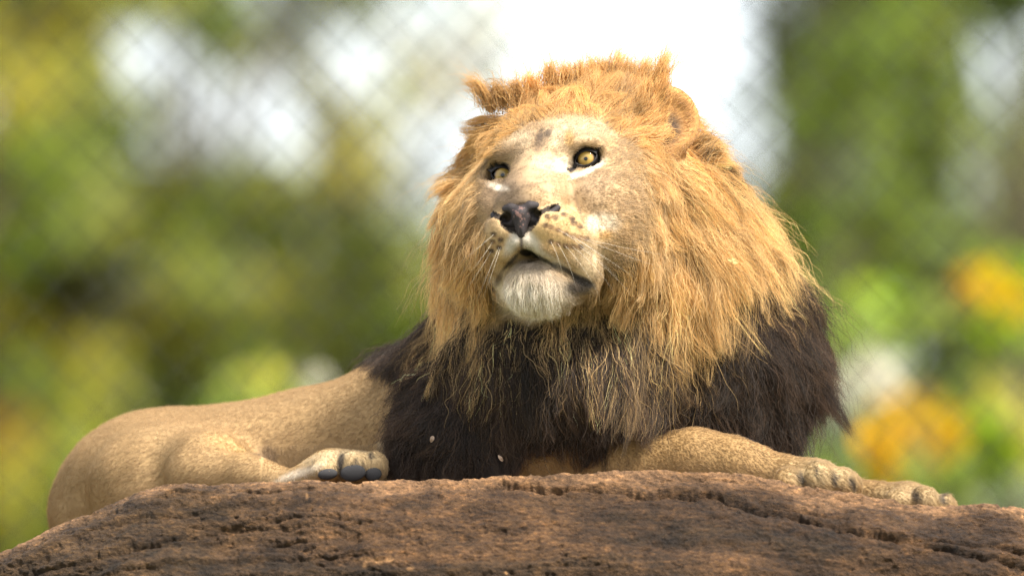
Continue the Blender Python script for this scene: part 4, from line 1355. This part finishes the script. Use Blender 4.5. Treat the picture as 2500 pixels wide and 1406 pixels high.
for s_ in (-1, 1):
    import bmesh
    bm = bmesh.new()
    bmesh.ops.create_uvsphere(bm, u_segments=48, v_segments=24, radius=EYE_R)
    me = bpy.data.meshes.new('eye'); bm.to_mesh(me); bm.free()
    me.polygons.foreach_set('use_smooth', np.ones(len(me.polygons), bool))
    me.materials.append(iris_m)
    o = bpy.data.objects.new('eye', me)
    place(o, lion)
    gw = GAZE[0] * RIGHT + GAZE[1] * UP + GAZE[2] * FWD
    o.location = Vector(to_world(eye_c(s_)) - BASE[lion.name])
    o.rotation_euler = Vector(gw).to_track_quat('Z', 'Y').to_euler()
    (lv, lf), _ = LIDM[s_]
    mesh_from('eyelid', to_world(lv), lf, lid_m, lion)

# toe pads of the upturned hind foot
pad_m = plain('toe_pad_skin', (.040, .038, .038), .85, .15)
for x, y, dd, rx, ry in PADS:
    G = sub_grid(P(x, y, dd), (.03, .025, .025), .0012)
    G.ell(P(x, y, dd), (rx, ry, .0060), HM0(.12), k=.004)
    pv, pf = G.mesh(1)
    mesh_from('toe_pad', to_world(pv), pf, pad_m, lion)

# whiskers and lashes: one object each / one fringe per eye
whisker_m = plain('whisker', (.66, .58, .46), .35, .4)
WH = [(1398, 576, 1500, 640, 1590, 690), (1414, 580, 1520, 620, 1640, 655), (1381, 571, 1470, 630, 1540, 690), (1398, 602, 1470, 655, 1520, 720), (1380, 600, 1440, 660, 1480, 730),
      (1416, 603, 1500, 660, 1570, 730), (1362, 595, 1400, 650, 1416, 710), (1345, 590, 1372, 640, 1384, 690), (1430, 583, 1540, 610, 1660, 625), (1362, 561, 1450, 600, 1520, 650),
      (1203, 590, 1170, 640, 1120, 690), (1200, 612, 1165, 670, 1120, 720), (1206, 572, 1160, 610, 1100, 650), (1222, 604, 1196, 680, 1170, 740), (1218, 604, 1180, 690, 1150, 750)]
WH = [(x0, y0, x0 + (x1 - x0) * .8, y0 + (y1 - y0) * .85, x0 + (x2 - x0) * .8, y0 + (y2 - y0) * .9) for x0, y0, x1, y1, x2, y2 in WH]
for x0, y0, x1, y1, x2, y2 in WH:
    a = surf(x0, y0)
    b, c = P(x1, y1, a[2] - .035), P(x2, y2, a[2] - .015)
    tt = np.linspace(0, 1, 9)[:, None]
    path = (1 - tt) ** 2 * a + 2 * tt * (1 - tt) * b + tt ** 2 * c
    wv, wf = tube(path, .00017 * (1 - .8 * tt[:, 0]), 4)
    mesh_from('whisker', to_world(wv), wf, whisker_m, lion)
lash_m = plain('lash', (.012, .010, .010), .5, .3)
for s_ in (-1, 1):
    c, out, ax, up = LID[s_]
    parts = []
    for k in range(34):
        q = rng.uniform(-1, 1)
        r0 = c + ax * q * .0185 + up * (.0120 * (1 - .65 * q * q) + .001) + out * (.0175 - .007 * q * q)
        dr = unit(up * 1.0 + ax * (q * .8 + .25) + out * .45 + rng.normal(0, .12, 3))
        L = rng.uniform(.004, .0085) * (1.15 if s_ < 0 else .85)
        parts.append(tube([r0, r0 + dr * L * .55, r0 + dr * L + out * .001], [.0005, .0004, .0001], 3))
    v_, f_ = join(parts)
    mesh_from('eyelash', to_world(v_), f_, lash_m, lion)

# scraps caught in the mane
husk_m = plain('dry_husk', (.30, .21, .145), .8, .2)
def scrap(label, px, py, a, b, rot, mat, name='seed_husk', dd=.035):
    c = surf(px, py) - np.array([0, 0, dd])
    n_ = 10
    an = np.linspace(0, 2 * math.pi, n_, endpoint=False)
    rim = np.stack([np.cos(an) * a, np.sin(an) * b * (1 + .25 * np.cos(an)), .0015 * np.cos(2 * an)], 1)
    cs, sn = math.cos(rot), math.sin(rot)
    rim = rim @ np.array([[cs, sn, 0], [-sn, cs, 0], [0, 0, 1]])
    v_ = np.concatenate([rim + c, rim * .9 + c + [0, 0, .0016], [c - [0, 0, .0018]], [c + [0, 0, .003]]])
    f_ = [(i, (i + 1) % n_, (i + 1) % n_ + n_, i + n_) for i in range(n_)]
    f_ += [(i, 2 * n_, 2 * n_, (i + 1) % n_) for i in range(n_)]
    tri = [(2 * n_, (i + 1) % n_, i) for i in range(n_)] + [(2 * n_ + 1, i + n_, (i + 1) % n_ + n_) for i in range(n_)]
    bm = bmesh.new()
    w_ = to_world(v_); o0 = to_world(c)
    bv = [bm.verts.new(q - o0) for q in w_]
    for f in f_[:n_]: bm.faces.new([bv[i] for i in f])
    for f in tri: bm.faces.new([bv[i] for i in f])
    bmesh.ops.recalc_face_normals(bm, faces=bm.faces)
    me = bpy.data.meshes.new(name); bm.to_mesh(me); bm.free()
    me.materials.append(mat)
    o = place(bpy.data.objects.new(name, me), None, o0)
    tag(o, label, 'husk' if name == 'seed_husk' else 'leaf')
scrap('small pale oval husk caught in the dark mane above the upturned hind paw', 1055, 1071, .0052, .0030, 1.25, husk_m)
scrap('small tan husk low in the dark mane between chest tufts near the rock', 1222, 1117, .0056, .0024, -.9, husk_m)
scrap('tiny pale yellow leaf scrap caught in the golden mane on the right shoulder side', 1787, 637, .0080, .0034, -.35, plain('pale_leaf_scrap', (.60, .44, .18), .7, .2), 'leaf_scrap', .06)
